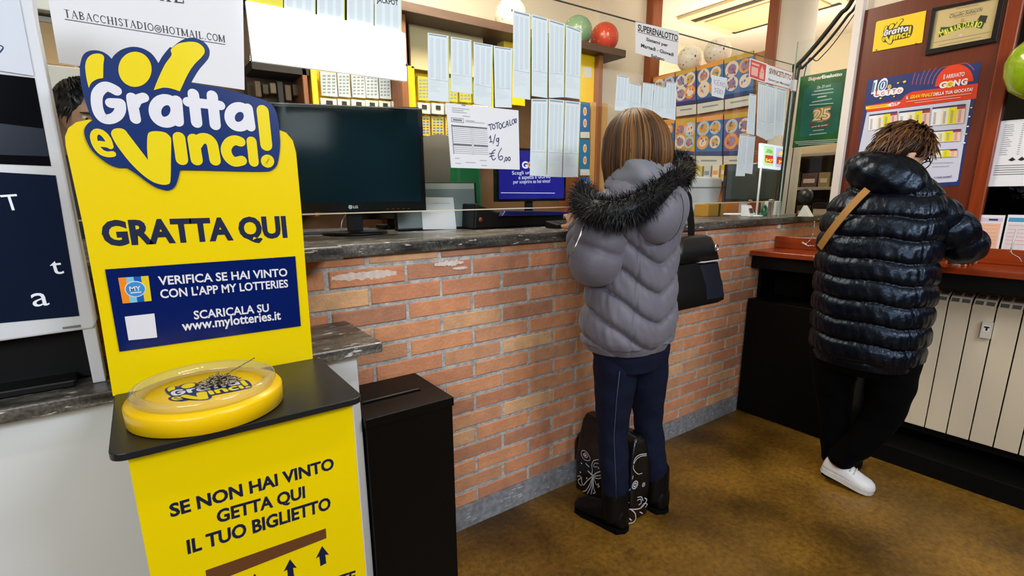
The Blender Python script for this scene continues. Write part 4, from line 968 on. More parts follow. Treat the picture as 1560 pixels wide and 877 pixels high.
# right end of the back wall
mb = MB(); pbox(mb, 885, 78, 905, 156, 2.9, .01, RY); pr = Print(mb, YP(2.9)); pr.quad([(885, 78), (905, 80), (905, 156), (885, 156)], .15, .3, .8, .5, PALE)
mb.build('yellow_poster', None, 0, 'narrow yellow poster at the right end of the back wall shelf', 'poster')
mb = MB(); pbox(mb, 899, 156, 923, 335, 2.87, .02, TAN); mb.build('tan_panel', None, .002, 'tan wooden panel beside the strip of blue scratch cards', 'panel')
BLU = M('card_blue', (44, 104, 168), .45); CWH = M('card_white', (220, 206, 196), .5); COR = M('card_orange', (222, 150, 70), .5); CPU = M('card_purple', (104, 92, 150), .5)
for k, (a, b) in enumerate(((156, 200), (212, 257), (270, 308))):
    mb = MB(); pbox(mb, 884, a, 898, b+10, 2.86, .012, BLU if k != 1 else M('card_teal', (36, 110, 160), .45)); pr = Print(mb, YP(2.86)); q = [(884, a), (898, a), (898, b+10), (884, b+10)]
    for v in (.25, .58): pr.disc(pr.bil(q, .5, v), .018, .03, CWH); pr.up(); pr.disc(pr.bil(q, .5, v), .012, .02, COR); 
    pr.quad(q, 0, .83, 1, 1, PALE); mb.build('scratch_card_strip', None, 0, f'blue scratch card on the back wall beside the tan panel, {("top","middle","bottom")[k]} one', 'scratch card', 'scratch cards by the tan panel')
# dark coat and green bag behind the sheet
co = MB(); c0 = PT(668, 205, 1, 2.72); co.lathe([(.02, .0), (.11, -.02), (.17, -.1), (.2, -.3), (.21, -.7), (.2, -.72), (.01, -.72)], c0, M('coat_grey', (58, 56, 52), .85), 24); co.build('hanging_coat', None, 0, 'dark grey coat hung behind the handwritten price sheet', 'coat')
gbag = thing('green_bag', (PT(712, 268, 1, 2.2).x, 2.22, 1.1585), 'green bag behind the handwritten price sheet', 'bag'); p = PT(712, 268, 1, 2.2)
MB().prism([(p.x-.08, 2.18, 1.1587), (p.x+.08, 2.18, 1.1587), (p.x+.07, 2.18, p.z+.05), (p.x-.07, 2.18, p.z+.07)], (0, .08, 0), M('bag_green', (20, 120, 72), .5)).build('body', gbag, .02)
MB().tube([(p.x-.04, 2.22, p.z+.04), (p.x-.03, 2.22, p.z+.10), (p.x+.03, 2.22, p.z+.10), (p.x+.04, 2.22, p.z+.04)], .006, M('bag_green'), 8).build('handle', gbag)

# ---- side: blue scratch card panels on the partition
CARDC = [(BLU, CPU), (BLU, M('card_gold', (196, 160, 60), .5))]
PX = XP(3.672)
ed = [996, 1030, 1062, 1104, 1150]
tops = lambda x: 120-(x-996)*.277
R6 = random.Random(2)
names = ('first', 'second', 'third', 'fourth')
for r, (t, b) in enumerate(((0, 46), (64, 111))):
    for k in range(4):
        a, c_ = ed[k], ed[k+1]; sc_ = 1+.32*k/3
        q = [(a+1, tops(a)+t*sc_), (c_-1, tops(c_)+t*(1+.32*(k+1)/3)), (c_-1-2*r, tops(c_)+b*(1+.32*(k+1)/3)), (a+1-2*r, tops(a)+b*sc_)]
        mb, pr = sheet('scratch_card_poster', PX, q, (BLU, CPU, BLU, M('card_gold'))[(k+2*r) % 4] if (k, r) != (3, 0) else BLU, .012)
        pr.quad(q, 0, 0, 1, .12, (COR, M('card_gold'))[k % 2]); pr.quad(q, 0, .9, 1, 1, M('card_deep', (30, 50, 110), .5)); pr.up()
        for i in range(2):
            for j in range(2):
                cc = pr.bil(q, .27+.46*i, .3+.36*j); rr = .045+.012*R6.random()
                pr.disc(cc, rr*.95, rr, R6.choice([CWH, M('card_pale', (170, 190, 214), .5), COR])); pr.up()
                pr.disc(cc, rr*.62, rr*.62, R6.choice([M('card_gold'), M('card_mid', (150, 120, 150), .5), CWH])); pr.up()
                for s_ in range(5): pr.disc((cc[0]+R6.uniform(-.03, .03), cc[1]+R6.uniform(-.035, .035)), .007, .009, R6.choice([BLU, COR, CPU, REDP]))
        mb.build('scratch_card_poster', None, 0, f'blue patterned scratch card panel on the partition, {("upper","lower")[r]} row, {names[k]} from the left', 'scratch card', 'scratch card panels on the partition')
        g = 16 if r == 0 else 18
        q2 = [(q[3][0], q[3][1]+1), (q[2][0], q[2][1]+1), (q[2][0], q[2][1]+g), (q[3][0], q[3][1]+g)]
        mb, pr = sheet('label_strip', PX, q2, PALE, .006); pr.quad(q2, .2, .35, .8, .5, TICKD)
        mb.build('label_strip', None, 0, f'pale label strip under a scratch card panel, {("upper","lower")[r]} row, {names[k]} from the left', 'label', 'label strips on the partition')
# row of small packets on a ledge under the panels
a = PT(1040, 270, 0, 3.62); b = PT(1160, 270, 0, 3.62)
z = a.z-.02; MB().box(3.56, 3.699, b.y, a.y+.2, z-.02, z, PALE).build('packet_ledge', None, .002, 'pale ledge on the partition carrying small packets', 'ledge')
for i in range(11):
    y = a.y+.14-i*(a.y+.14-b.y)/11; t = thing('small_packet', (3.63, y, z), f'small packet on the partition ledge, {("first","second","third","fourth","fifth","sixth","seventh","eighth","ninth","tenth","last")[i]} from the left', 'packet', 'packets on the partition ledge')
    MB().box(3.615, 3.645, y-.028, y+.028, z, z+.1, M(f'packet_{i%4}', ((206, 186, 60), (190, 200, 206), (222, 212, 190), (214, 170, 40))[i % 4], .5)).build('box', t, .003)
    MB().box(3.613, 3.6145, y-.02, y+.02, z+.03, z+.06, (PALE, TICKD, COR, CWH)[i % 4]).build('label', t)
# ---- corner room: shelf unit with goods, white curtain
gsx = thing('grey_shelf_unit', (4.9, 1.6, 0), 'grey shelf unit with dark goods seen through the short glass pane', 'shelf')
GSH = M('shelf_grey', (170, 170, 166), .5)
for z in (.3, .75, 1.05, 1.32, 1.6): MB().box(4.75, 5.15, .9, 2.6, z, z+.025, GSH).build('shelf_board', gsx, .002)
for y in (.9, 1.72, 2.58): MB().box(4.75, 5.15, y, y+.02, 0, 1.63, GSH).build('upright', gsx, .002)
MB().box(5.13, 5.15, .92, 2.58, .05, 1.62, M('shelf_shadow', (84, 82, 78), .7)).build('dark_backing', gsx)
R7 = random.Random(12); k = 0
for z in (1.075, 1.345):
    y = .96
    while y < 2.5:
        w_ = R7.uniform(.08, .16); h = R7.uniform(.1, .2)
        if not (1.66 < y+w_ < 1.9):
            t = thing('goods_box', (4.9, y+w_/2, z), f'dark box on the grey shelf unit, {("lower","upper")[z > 1.2]} board, item {("one","two","three","four","five","six","seven","eight","nine","ten","eleven","twelve","thirteen","fourteen")[k % 14]}', 'box', 'dark boxes on the grey shelf unit')
            col = R7.choice([(40, 38, 36), (64, 58, 54), (90, 70, 60), (30, 34, 44), (150, 140, 100)])
            MB().box(4.8, 5.0, y, y+w_, z, z+h, M('goods_%d_%d' % (col[0], col[1]), col, .5)).build('carton', t, .004)
            MB().box(4.798, 4.7995, y+.015, y+w_-.015, z+h*.3, z+h*.6, PALE).build('label', t); k += 1
        y += w_+R7.uniform(.01, .04)
mb = MB(); n = 40
mb.loft([[Vector((4.62+.018*math.sin(i*1.3), 1.02+.012*i, zz_)) for i in range(n)]+[Vector((4.63+.018*math.sin(i*1.3), 1.02+.012*i, zz_)) for i in range(n-1, -1, -1)] for zz_ in (.9, 1.5, 2.86)], M('curtain_white', (206, 206, 204), .8), True, True)
mb.build('curtain', None, 0, 'white gathered curtain behind the short glass pane', 'curtain')
# air conditioner in the side room's ceiling
ac = thing('ceiling_air_unit', (4.62, 2.7, 2.79), 'beige recessed air conditioning unit in the ceiling of the side room', 'air conditioner')
ACM = M('ac_beige', (196, 178, 130), .5); ACD = M('ac_slot', (40, 34, 26), .6)
MB().box(4.22, 5.05, 2.15, 3.22, 2.83, 2.8599, M('ac_rim', (214, 200, 160), .5)).build('rim', ac, .006)
MB().box(4.46, 4.96, 2.25, 3.1, 2.815, 2.8299, ACM).build('grille_panel', ac, .006)
for x in (4.33, 4.985): MB().box(x, x+.05, 2.2, 3.15, 2.8245, 2.8299, ACD).build('slot', ac)
for x in (4.385, 4.395): MB().box(x, x+.004, 2.2, 3.15, 2.82, 2.8298, ACM).build('vane', ac)
# black cables sagging from the ceiling to the pillar
for k, (pts, r) in enumerate((([(1306, -14), (1280, 22), (1250, 60), (1226, 88), (1211, 104), (1209, 118)], .013), ([(1316, -14), (1290, 26), (1262, 62), (1240, 86), (1222, 104), (1215, 118)], .008), ([(1322, -14), (1300, 24), (1270, 66), (1246, 92), (1226, 110)], .003))):
    p3 = [PT(a, b, 0, 3.40-.02*k) for a, b in pts]; p3 = [Vector((p3[0].x, p3[0].y-.25, 2.999))]+p3 + ([Vector((3.40-.02*k, p3[-1].y+.02, 1.17))] if True else [])
    MB().tube(smooth_loop3(p3, 6), r, M('cable_black', (18, 16, 14), .5), 8).build('cable', None, 0, ('thickest black cable running from the ceiling down past the pillar', 'middle black cable beside the thickest one past the pillar', 'thinnest black cable on the right past the pillar')[k], 'cable', 'cables by the pillar')

mb = MB(); pbox(mb, 20, -20, 150, 18, 2.75, .3, M('cupboard_white', (226, 226, 222), .5)); mb.build('white_cupboard', None, .004, 'white wall cupboard behind the glass at the far left', 'cupboard')
cbx = thing('cardboard_box', PT(75, 100, 1, 2.8), 'tan cardboard box on a white ledge behind the glass at the far left', 'box')
mb = MB(); pbox(mb, 40, 26, 108, 98, 2.8, .25, M('cardboard', (178, 148, 108), .8)); mb.build('carton', cbx, .004); mb = MB(); pbox(mb, 40, 26, 108, 34, 2.795, .004, M('tape_grey', (150, 148, 140), .6)); mb.build('tape', cbx)
mb = MB(); pbox(mb, 10, 99, 150, 140, 2.76, .4, M('ledge_white', (206, 204, 198), .6)); mb.build('white_ledge', None, .004, 'white ledge under the cardboard box behind the glass', 'ledge')

# ---------------------------------------------------------------- devices on the counters
SCRN = M('dark_screen', (16, 38, 46), .1, spec=.12); BZ = M('bezel_black', (12, 12, 13), .18); BZM = M('plastic_black', (8, 8, 9), .45, spec=.25); WPL = M('plastic_white', (214, 218, 226), .35)
# white double screen terminal on the low stone shelf
TY = 1.33
tm = thing('lottery_terminal', (-.3, 1.36, .918), 'white terminal with two stacked dark screens on the low stone shelf at the left edge', 'terminal')
PTm = YP(TY)
def panel3(name, par, plane, pts, d, mat, bevel=0, label=None):
    mb = MB(); mb.prism([plane.w(*p) for p in pts[::-1]], plane.N*-d, mat); return mb.build(name, par, bevel, label)
panel3('housing', tm, PTm, [(-260, -60), (44, -48), (52, 20), (146, 492), (143, 500), (0, 520), (-240, 556)], .06, WPL, .004)
mb = MB(); pr = Print(mb, PTm, .001); pr.poly([(-240, 100), (0, 113), (53, 119), (78, 253), (-240, 240)], M('upper_screen', (8, 8, 12), .08, spec=.6))
pr.up(); pr.poly([(-240, 186), (0, 188), (66, 196), (75, 238), (-240, 228)], M('upper_screen_band', (34, 40, 54), .2)); mb.build('upper_screen', tm)
mb = MB(); pr = Print(mb, PTm, .001); pr.poly([(-250, 248), (85, 267), (121, 481), (0, 492), (-230, 516)], M('navy_screen', (10, 18, 34), .15, spec=.25, emit=(24, 36, 62), estr=.3)); pr.up()
LT = M('screen_letter', (196, 204, 214), .4, emit=(200, 208, 216), estr=.5)
pr.text('T', (8, 321), (33, 319), LT, top=(8, 296)); pr.text('t', (80, 418), (98, 416), LT, top=(79, 392)); pr.text('a', (51, 467), (76, 464), LT, top=(51, 436))
mb.build('lower_screen', tm)
mb = MB(); pr = Print(mb, YP(TY-.001), .002); pr.poly([(-240, 68), (0, 108), (52, 116), (18, -60), (-240, -60)], M('white_panel_print', (206, 214, 228), .4)); pr.stroke([(-4, 68), (5, 72), (2, 78), (-4, 84)], 2, M('pen_blue'), smooth=3); mb.build('top_panel', tm)
mb = MB(); pr = Print(mb, PTm, .0015); pr.poly([(95, 498), (122, 494), (123, 498), (96, 501)], M('led_bar', (120, 126, 134), .3)); mb.build('badge', tm)
a = PTm.w(118, 500); MB().box(-.6, a.x+.015, TY+.061, TY+.085, .9185, 1.15, BZM).build('pedestal', tm, .004)
MB().box(-.75, a.x-.02, TY+.0, TY+.2, .9182, .935, BZM).build('foot', tm, .004)
b = PTm.w(136, 500); MB().box(b.x-.012, b.x+.01, TY+.005, TY+.05, .9185, 1.06, WPL).build('side_leg', tm, .002)

# large monitor behind the glass
A = Vector((.407, 2.0, 1.245)); B = Vector((.926, 1.832, 1.245))
U = (B-A); wl = U.length; PLm = Plane(A, U, (0, 0, 1)); hl = .378
lg = thing('monitor', PLm.p3((wl/2, -.085), -.05), 'large black LG monitor behind the glass at the left, facing the room', 'monitor')
def pbx(plane, u0, v0, u1, v1, l0, l1, mat, mb=None):
    mb = mb or MB(); return mb.hexa([plane.p3(p, l0) for p in ((u0, v0), (u1, v0), (u1, v1), (u0, v1))], [plane.p3(p, l1) for p in ((u0, v0), (u1, v0), (u1, v1), (u0, v1))], mat)
pbx(PLm, 0, 0, wl, hl, -.05, 0, BZ).build('housing', lg, .003)
mb = MB(); Print(mb, PLm, .0006).rect(.014, .036, wl-.018, hl-.012, SCRN); mb.build('screen', lg)
mb = pbx(PLm, .005, hl-.0045, wl-.005, hl-.001, .0005, .002, M('bezel_highlight', (150, 160, 166), .15)); mb.build('top_highlight', lg)  # pale strip painted as the highlight along the top bezel edge
mb = MB(); pr = Print(mb, PLm, .0008); u = wl*.5; pr.disc((u-.013, .018), .0075, .0075, M('badge_grey', (160, 190, 186), .3)); pr.text('LG', (u-.003, .0135), (u+.014, .0135), M('badge_white', (206, 208, 212), .3), h=.0095, px=False, bold=.03)
for k in range(5): pr.rect(wl*.72+.02*k, .008, wl*.72+.02*k+.008, .0095, M('badge_red', (130, 50, 40), .4))
mb.build('badge', lg)
pbx(PLm, wl/2-.03, -.075, wl/2+.03, .05, -.085, -.0505, BZM).build('neck', lg, .003)
c_ = PLm.p3((wl/2, -.0845), -.06); MB().lathe([(.01, 0), (.12, 0), (.125, .004), (.12, .009), (.01, .0095)], (c_.x, c_.y, 1.1585), BZM, 40).build('base', lg)
# second monitor's edge behind it, with white stickers
A2 = PT(548, 300, 1, 2.25); B2 = PT(644, 300, 1, 2.12); PL2 = Plane((A2.x, 2.25, 1.20), (B2.x-A2.x, -.13, 0), (0, 0, 1)); w2 = Vector((B2.x-A2.x, -.13, 0)).length
mo = thing('monitor', PL2.p3((w2/2, -.04), -.03), 'black monitor mostly hidden behind the large LG one, white stickers on its frame', 'monitor'); h2 = PL2.pt(642, 163)[1]
pbx(PL2, 0, 0, w2, h2, -.04, 0, BZ).build('housing', mo, .003)
mb = MB(); pr = Print(mb, PL2, .0006); pr.rect(w2-.02, h2*.58, w2-.010, h2*.76, PALE); pr.rect(w2-.02, h2*.46, w2-.004, h2*.56, M('sticker_black', (5, 5, 5), .3)); mb.build('sticker', mo)
pbx(PL2, w2/2-.03, -.04, w2/2+.03, .02, -.09, -.0405, BZM).build('stand', mo, .003)
# flat tablet with chrome arc cable and small black base
p0 = PT(463, 357, 2, 1.16); p1 = PT(572, 353, 2, 1.16)
MB().prism([(p0.x-.1, p0.y, 1.1585), (p1.x, p1.y-.02, 1.1585), (p1.x+.01, p1.y+.14, 1.1585), (p0.x-.1, p0.y+.16, 1.1585)], (0, 0, .014), M('tablet_grey', (96, 100, 108), .25, .4)).build('tablet', None, .003, 'flat grey tablet lying on the stone counter under the large monitor', 'tablet')
q = [PT(520, 349, 1, 2.02), PT(522, 335, 1, 2.02), PT(532, 325, 1, 2.02), PT(550, 320.5, 1, 2.02), PT(585, 319, 1, 2.02)]
q = [Vector((q[0].x, 2.02, 1.1735))]+q
MB().tube(smooth_loop3(q, 8), .0032, STEEL, 8).build('curved_cable', None, 0, 'thin chrome curved cable rising from the tablet to the large monitor', 'cable')
sp = PT(610, 345, 2, 1.16); sd = thing('scanner_stand', (sp.x, sp.y-.05, 1.158), 'small black stand with flat base beside the large monitor', 'stand')
MB().prism(rrect(sp.x-.12, sp.x+.12, sp.y-.12, sp.y+.02, .02, 1.1585), (0, 0, .016), BZM).build('base', sd, .003)
MB().box(sp.x-.035, sp.x+.035, sp.y-.06, sp.y-.03, 1.175, 1.26, M('device_navy', (20, 26, 42), .3)).build('column', sd, .004)
MB().box(sp.x-.033, sp.x-.02, sp.y-.0615, sp.y-.0603, 1.19, 1.25, M('stripe_yellow', (200, 170, 30), .4)).build('stripe', sd)
# grey screen with a white sheet stuck on it
A3 = PT(606, 346, 1, 2.0); B3 = PT(729, 345, 1, 1.95); PL3 = Plane((A3.x, 2.0, 1.1585), (B3.x-A3.x, -.05, 0), (0, .06, 1)); w3 = Vector((B3.x-A3.x, -.05, 0)).length
gs_ = thing('touch_screen', PL3.p3((w3/2, 0), -.03), 'grey touch screen with a white sheet stuck on it behind the glass', 'screen'); h3 = PL3.pt(724, 276)[1]
pbx(PL3, 0, 0.001, w3, h3, -.05, 0, BZM).build('housing', gs_, .004)
mb = MB(); pr = Print(mb, PL3, .0006); pr.rect(.002, .01, w3-.012, h3-.006, M('screen_grey', (112, 124, 128), .3)); pr.up(); pr.rect(.002, h3-.03, w3-.012, h3-.006, M('screen_pale', (166, 172, 168), .3)); mb.build('screen', gs_)
mb = MB(); pr = Print(mb, PL3, .0022); pr.poly([(641, 300), (690.5, 300), (695, 348), (644, 349)], PAPER); pr.up(); pr.stroke([(660, 309), (685, 309)], .5, INKG, smooth=0); mb.build('stuck_sheet', gs_)
# blue screen
PL4 = Plane((PT(757, 305, 1, 2.1).x, 2.1, PT(757, 305, 1, 2.1).z), (1, -.14, 0), (0, 0, 1)); q0 = PL4.pt(862, 305); h4 = PL4.pt(757, 224)[1]
bs = thing('monitor', PL4.p3((q0[0]/2, -.12), -.03), 'monitor with violet-blue screen behind the glass, beside the handwritten sheet', 'monitor')
pbx(PL4, 0, -.008, q0[0], h4, -.04, 0, BZ).build('housing', bs, .003)
mb = MB(); pr = Print(mb, PL4, .0006); pr.rect(.012, .006, q0[0]-.014, h4-.012, M('blue_screen', (24, 26, 110), .15, emit=(38, 36, 150), estr=.55)); pr.up()
SW = M('screen_white', (200, 200, 226), .3, emit=(214, 214, 240), estr=.7)
for ch, a, b, m_ in (('G', (795, 256), (804, 256), SW), ('O', (804, 256), (813, 256), M('gong_gold', (210, 160, 60), .3, emit=(210, 160, 60), estr=.6))): pr.text(ch, a, b, m_, top=(a[0], 246), bold=.04)
pr.text('Scegli un numero', (780, 266), (835, 264), SW, top=(780, 260.5)); pr.text('e aspetta il GONG', (790, 273), (838, 271), SW, top=(790, 267)); pr.text('per scoprire se hai vinto!', (782, 279.5), (838, 278), SW, top=(782, 274))
pr.stroke([(763, 293.5), (845, 294)], .8, SW, smooth=0, caps=False); mb.build('screen', bs)
pbx(PL4, q0[0]/2-.02, -.1, q0[0]/2+.02, -.008, -.05, -.03, BZM).build('neck', bs, .002)
p = PL4.p3((q0[0]/2, 0), -.04); MB().lathe([(.01, 0), (.1, 0), (.1, .008), (.01, .01)], (p.x, p.y, 1.1585), BZM, 32).build('base', bs)
# low black printers in front of it
pt = thing('ticket_printer', PT(730, 345, 2, 1.16), 'low dark blue ticket printer on the stone counter behind the glass', 'printer')
DKBL = M('printer_navy', (10, 16, 44), .25)
x0 = PT(722, 340, 1, 1.86).x; x1 = PT(868, 336, 1, 1.86).x
MB().prism([(x0, 1.86, 1.1585), (x1, 1.86, 1.1585), (x1+.02, 1.86, 1.215), (x0+.12, 1.86, 1.232), (x0+.01, 1.86, 1.27)], (0, .16, 0), BZM).build('body', pt, .008)
MB().prism([(x0+.12, 1.858, 1.212), (x1+.005, 1.858, 1.206), (x1-.02, 1.858, 1.222), (x0+.14, 1.858, 1.236)], (0, -.03, 0), M('printer_blue', (16, 30, 92), .2)).build('front_tray', pt, .004)
MB().tube([(x0+.03, 1.857, 1.2), (x0+.03, 1.853, 1.2)], .01, M('badge_red'), 12).build('logo_badge', pt)
kp = PT(872, 338, 2, 1.158); t = thing('card_reader', (1.42, 1.68, 1.158), 'small black card reader at the glass beside the woman\'s hand', 'card reader')
cx, cy = PT(868, 343, 2, 1.165).x-.06, 1.70
MB().hexa([(cx-.08, cy-.04, 1.1585), (cx+.08, cy-.04, 1.1585), (cx+.08, cy+.04, 1.1585), (cx-.08, cy+.04, 1.1585)], [(cx-.08, cy-.04, 1.176), (cx+.08, cy-.04, 1.176), (cx+.08, cy+.04, 1.19), (cx-.08, cy+.04, 1.19)], BZM).build('body', t, .004)
for i in range(3):
    for j in range(4): MB().box(cx-.05+.024*j, cx-.034+.024*j, cy-.03+.02*i, cy-.018+.02*i, 1.178+.003*i, 1.184+.003*i, M('key_grey', (70, 70, 74), .5)).build('key', t)
# right hand side: white printer, dark monitor, lit sign, clutter
wp = thing('receipt_printer', PT(1072, 312, 1, 2.1), 'white receipt printer behind the glass right of the woman', 'printer')
a = PT(1046, 266, 1, 2.1); b = PT(1101, 274, 1, 2.1); zt = (a.z+b.z)/2
MB().prism([(a.x+.02, 2.1, 1.1585), (b.x-.06, 2.1, 1.1585), (b.x-.02, 2.1, 1.27), (b.x, 2.1, zt-.07), (b.x, 2.1, zt), (a.x, 2.1, zt+.01), (a.x, 2.1, zt-.07)], (0, .2, 0), WPL).build('body', wp, .012)
MB().box(a.x+.02, b.x-.02, 2.096, 2.0995, zt-.07, zt-.062, M('seam_grey', (120, 124, 128), .5)).build('lid_seam', wp)
PL5 = Plane((PT(1103, 308, 1, 1.95).x, 1.95, PT(1103, 308, 1, 1.95).z), (1, -.55, 0), (0, 0, 1)); q1 = PL5.pt(1181, 312); h5 = PL5.pt(1103, 250)[1]
dm_ = thing('monitor', PL5.p3((q1[0]/2, -.07), -.03), 'dark monitor on a white stand behind the glass near the corner', 'monitor')
pbx(PL5, 0, 0, q1[0], h5, -.035, 0, BZ).build('housing', dm_, .003)
mb = MB(); Print(mb, PL5, .0006).rect(.008, .022, q1[0]-.008, h5-.008, M('teal_screen', (28, 52, 56), .1, spec=.6)); mb.build('screen', dm_)
mb = MB(); pr = Print(mb, PL5, .001); pr.text('DELL', (q1[0]/2-.012, .007), (q1[0]/2+.016, .007), M('badge_white'), h=.008, px=False, bold=.03); mb.build('badge', dm_)
pbx(PL5, q1[0]/2-.035, -.075, q1[0]/2+.005, .02, -.07, -.036, WPL).build('neck', dm_, .003)
p = PL5.p3((q1[0]/2-.02, 0), -.05); MB().lathe([(.01, 0), (.11, 0), (.11, .01), (.01, .012)], (p.x, p.y, 1.1585), WPL, 32).build('base', dm_)
PS6 = YP(1.72); sg = thing('lit_jackpot_sign', PS6.w(1158, 300), 'small lit sign showing 547 and 39 in red on a post behind the glass', 'sign')
sg.location.z = 1.158
qq = [Z7(272, 465), Z7(405, 487), Z7(398, 607), Z7(268, 592)]
SGW = M('sign_lit_white', (220, 230, 240), .3, emit=(214, 226, 246), estr=.8)
panel3('panel', sg, PS6, qq, .02, SGW, .002)
mb = MB(); pr = Print(mb, PS6, .0006)
pr.quad(qq, .07, .08, .46, .9, M('sign_lit_green', (190, 226, 180), .3, emit=(186, 226, 176), estr=.7)); pr.quad(qq, .54, .08, .94, .9, M('sign_lit_violet', (196, 200, 236), .3, emit=(190, 196, 240), estr=.7)); pr.up()
RL = M('sign_lit_red', (190, 30, 30), .3, emit=(196, 30, 36), estr=.7); YL = M('sign_lit_yellow', (250, 230, 60), .3, emit=(250, 226, 70), estr=.9)
pr.quad(qq, .13, .45, .44, .76, RL); pr.quad(qq, .58, .45, .9, .76, RL); pr.poly([pr.bil(qq, *p) for p in ((.66, .36), (.72, .22), (.84, .22), (.88, .36))], YL, px=False); pr.poly([pr.bil(qq, *p) for p in ((.13, .36), (.2, .2), (.36, .2), (.44, .36))], M('sign_lit_leaf', (120, 196, 120), .3, emit=(120, 200, 120), estr=.6), px=False); pr.up()
for s_, x0_, x1_ in (('547', .15, .42), ('39', .65, .84)):
    A_ = pr.bil(qq, x0_, .72); B_ = pr.bil(qq, x1_, .72); pr.text(s_, A_, B_, YL, h=.018, px=False, bold=.02)
mb.build('display', sg)
a = PS6.w(*Z7(270, 592)); MB().tube([(a.x+.004, 1.725, 1.1582), (a.x+.004, 1.725, a.z+.05)], .006, M('sign_post_white', (220, 222, 226), .3), 10).build('post', sg)
MB().lathe([(.004, 0), (.04, 0), (.04, .006), (.004, .008)], (a.x+.004, 1.725, 1.1582), WPL, 24).build('foot', sg)
# clutter on the counter near the corner
ck = PT(1140, 322, 1, 1.75); t = thing('white_keypad', (ck.x, 1.75, 1.1585), 'small white keypad leaning on the counter under the dark monitor', 'keypad')
MB().hexa([(ck.x-.03, 1.72, 1.1585), (ck.x+.035, 1.72, 1.1585), (ck.x+.035, 1.78, 1.1585), (ck.x-.03, 1.78, 1.1585)], [(ck.x-.035, 1.75, 1.225), (ck.x+.03, 1.75, 1.225), (ck.x+.03, 1.78, 1.225), (ck.x-.035, 1.78, 1.225)], WPL).build('body', t, .003)
mb = MB(); Plk = Plane((ck.x-.03, 1.7195, 1.16), (1, 0, 0), (0, .41, 1)); pr = Print(mb, Plk, .0012); pr.rect(.014, .02, .05, .052, M('keypad_dark', (40, 40, 44), .4)); mb.build('display', t)
pp = PT(1110, 326, 2, 1.16); R8 = random.Random(3)
for k, (px, py, rot, lab) in enumerate(((1062, 322, .3, 'loose white papers on the stone counter right of the woman'), (1078, 325, -.2, 'curled pale leaflet on the stone counter beside the loose papers'), (1112, 327, .1, 'flat white sheet on the counter below the dark monitor'))):
    c_ = PT(px, py, 2, 1.16); mb = MB(); n = 8; a = []; 
    for i in range(n+1):
        t_ = i/n-.5; a.append((t_*.2, .0015+(.028 if k < 2 else .002)*(2*t_)**2))
    ring = lambda s_: [Vector((c_.x+u*math.cos(rot)-s_*math.sin(rot), c_.y+.05+u*math.sin(rot)+s_*math.cos(rot), 1.1585+h)) for u, h in a]+[Vector((c_.x+u*math.cos(rot)-s_*math.sin(rot), c_.y+.05+u*math.sin(rot)+s_*math.cos(rot), 1.1585+h+.002)) for u, h in a[::-1]]
    mb.loft([ring(-.07), ring(.07)], (PAPER, M('leaflet_peach', (226, 206, 180), .6), PAPER)[k], True, False); mb.build('loose_paper', None, 0, lab, 'paper')
c_ = PT(1092, 318, 1, 1.9); t = thing('ochre_box', (c_.x, 1.95, 1.1585), 'ochre box with dark strap on the counter before the white printer', 'box')
MB().box(c_.x-.09, c_.x+.08, 1.9, 2.0, 1.1585, 1.235, M('ochre', (150, 112, 30), .6)).build('carton', t, .004); MB().box(c_.x+.02, c_.x+.04, 1.8985, 2.001, 1.1585, 1.2365, DKB).build('strap', t)
c_ = PT(1162, 321, 1, 1.72); t = thing('tape_dispenser', (c_.x, 1.72, 1.1585), 'green tape dispenser on the counter under the lit sign', 'dispenser')
MB().box(c_.x-.05, c_.x+.05, 1.70, 1.74, 1.1585, 1.178, M('green_plastic', (20, 104, 70), .35)).build('base', t, .004); MB().tube([(c_.x+.01+.024*math.cos(k*math.pi/10), 1.72, 1.1985+.024*math.sin(k*math.pi/10)) for k in range(20)], .008, M('green_plastic'), 8, closed=True).build('roll', t)
c_ = PT(1186, 318, 1, 1.66); MB().box(c_.x-.03, c_.x+.03, 1.66, 1.74, 1.1585, 1.25, M('case_grey', (176, 186, 184), .4)).build('grey_case', None, .006, 'small pale grey case on the counter at the glass corner', 'case')
c_ = PT(1222, 318, 0, 3.32); t = thing('desk_fan', (3.34, c_.y, 1.1585), 'small dark round desk gadget behind the short glass pane', 'gadget')
MB().lathe([(.005, 0), (.04, 0), (.04, .012), (.008, .016), (.008, .08), (.005, .082)], (3.34, c_.y, 1.1585), BZM, 24).build('stand', t)
MB().ball((3.34, c_.y, 1.28), .045, M('gadget_dark', (30, 28, 28), .35), 24, 16, (.7, 1, 1)).build('head', t)
c_ = PT(1225, 325, 0, 3.28); t = thing('paper_pouch', (3.28, c_.y-.02, 1.1585), 'white triangular paper pouch behind the short glass pane', 'pouch')
MB().prism([(3.26, c_.y-.045, 1.1585), (3.26, c_.y+.03, 1.1585), (3.27, c_.y+.005, 1.225)], (.05, 0, 0), PAPER).build('pouch', t, .003)

# ---------------------------------------------------------------- people
SKIN = M('skin', (198, 150, 122), .5); EYEW = M('eye_white', (220, 214, 206), .3); EYED = M('eye_iris', (52, 34, 24), .3); LIP = M('lips', (160, 92, 84), .5); BROW = M('brow_hair', (40, 28, 20), .8)
def interp(levels, z):
    """smooth interpolation of tuples keyed by their first value"""
    L = levels
    if z <= L[0][0]: return L[0][1:]
    for i in range(len(L)-1):
        if z <= L[i+1][0]:
            t = (z-L[i][0])/(L[i+1][0]-L[i][0]); a = L[max(i-1, 0)][1:]; b = L[i][1:]; c = L[i+1][1:]; d = L[min(i+2, len(L)-1)][1:]
            return tuple(.5*(2*q+(r-p)*t+(2*p-5*q+4*r-s)*t*t+(3*q-p-3*r+s)*t**3) for p, q, r, s in zip(a, b, c, d))
    return L[-1][1:]
def se(v, n=2.35): return math.copysign(abs(v)**(2/n), v)
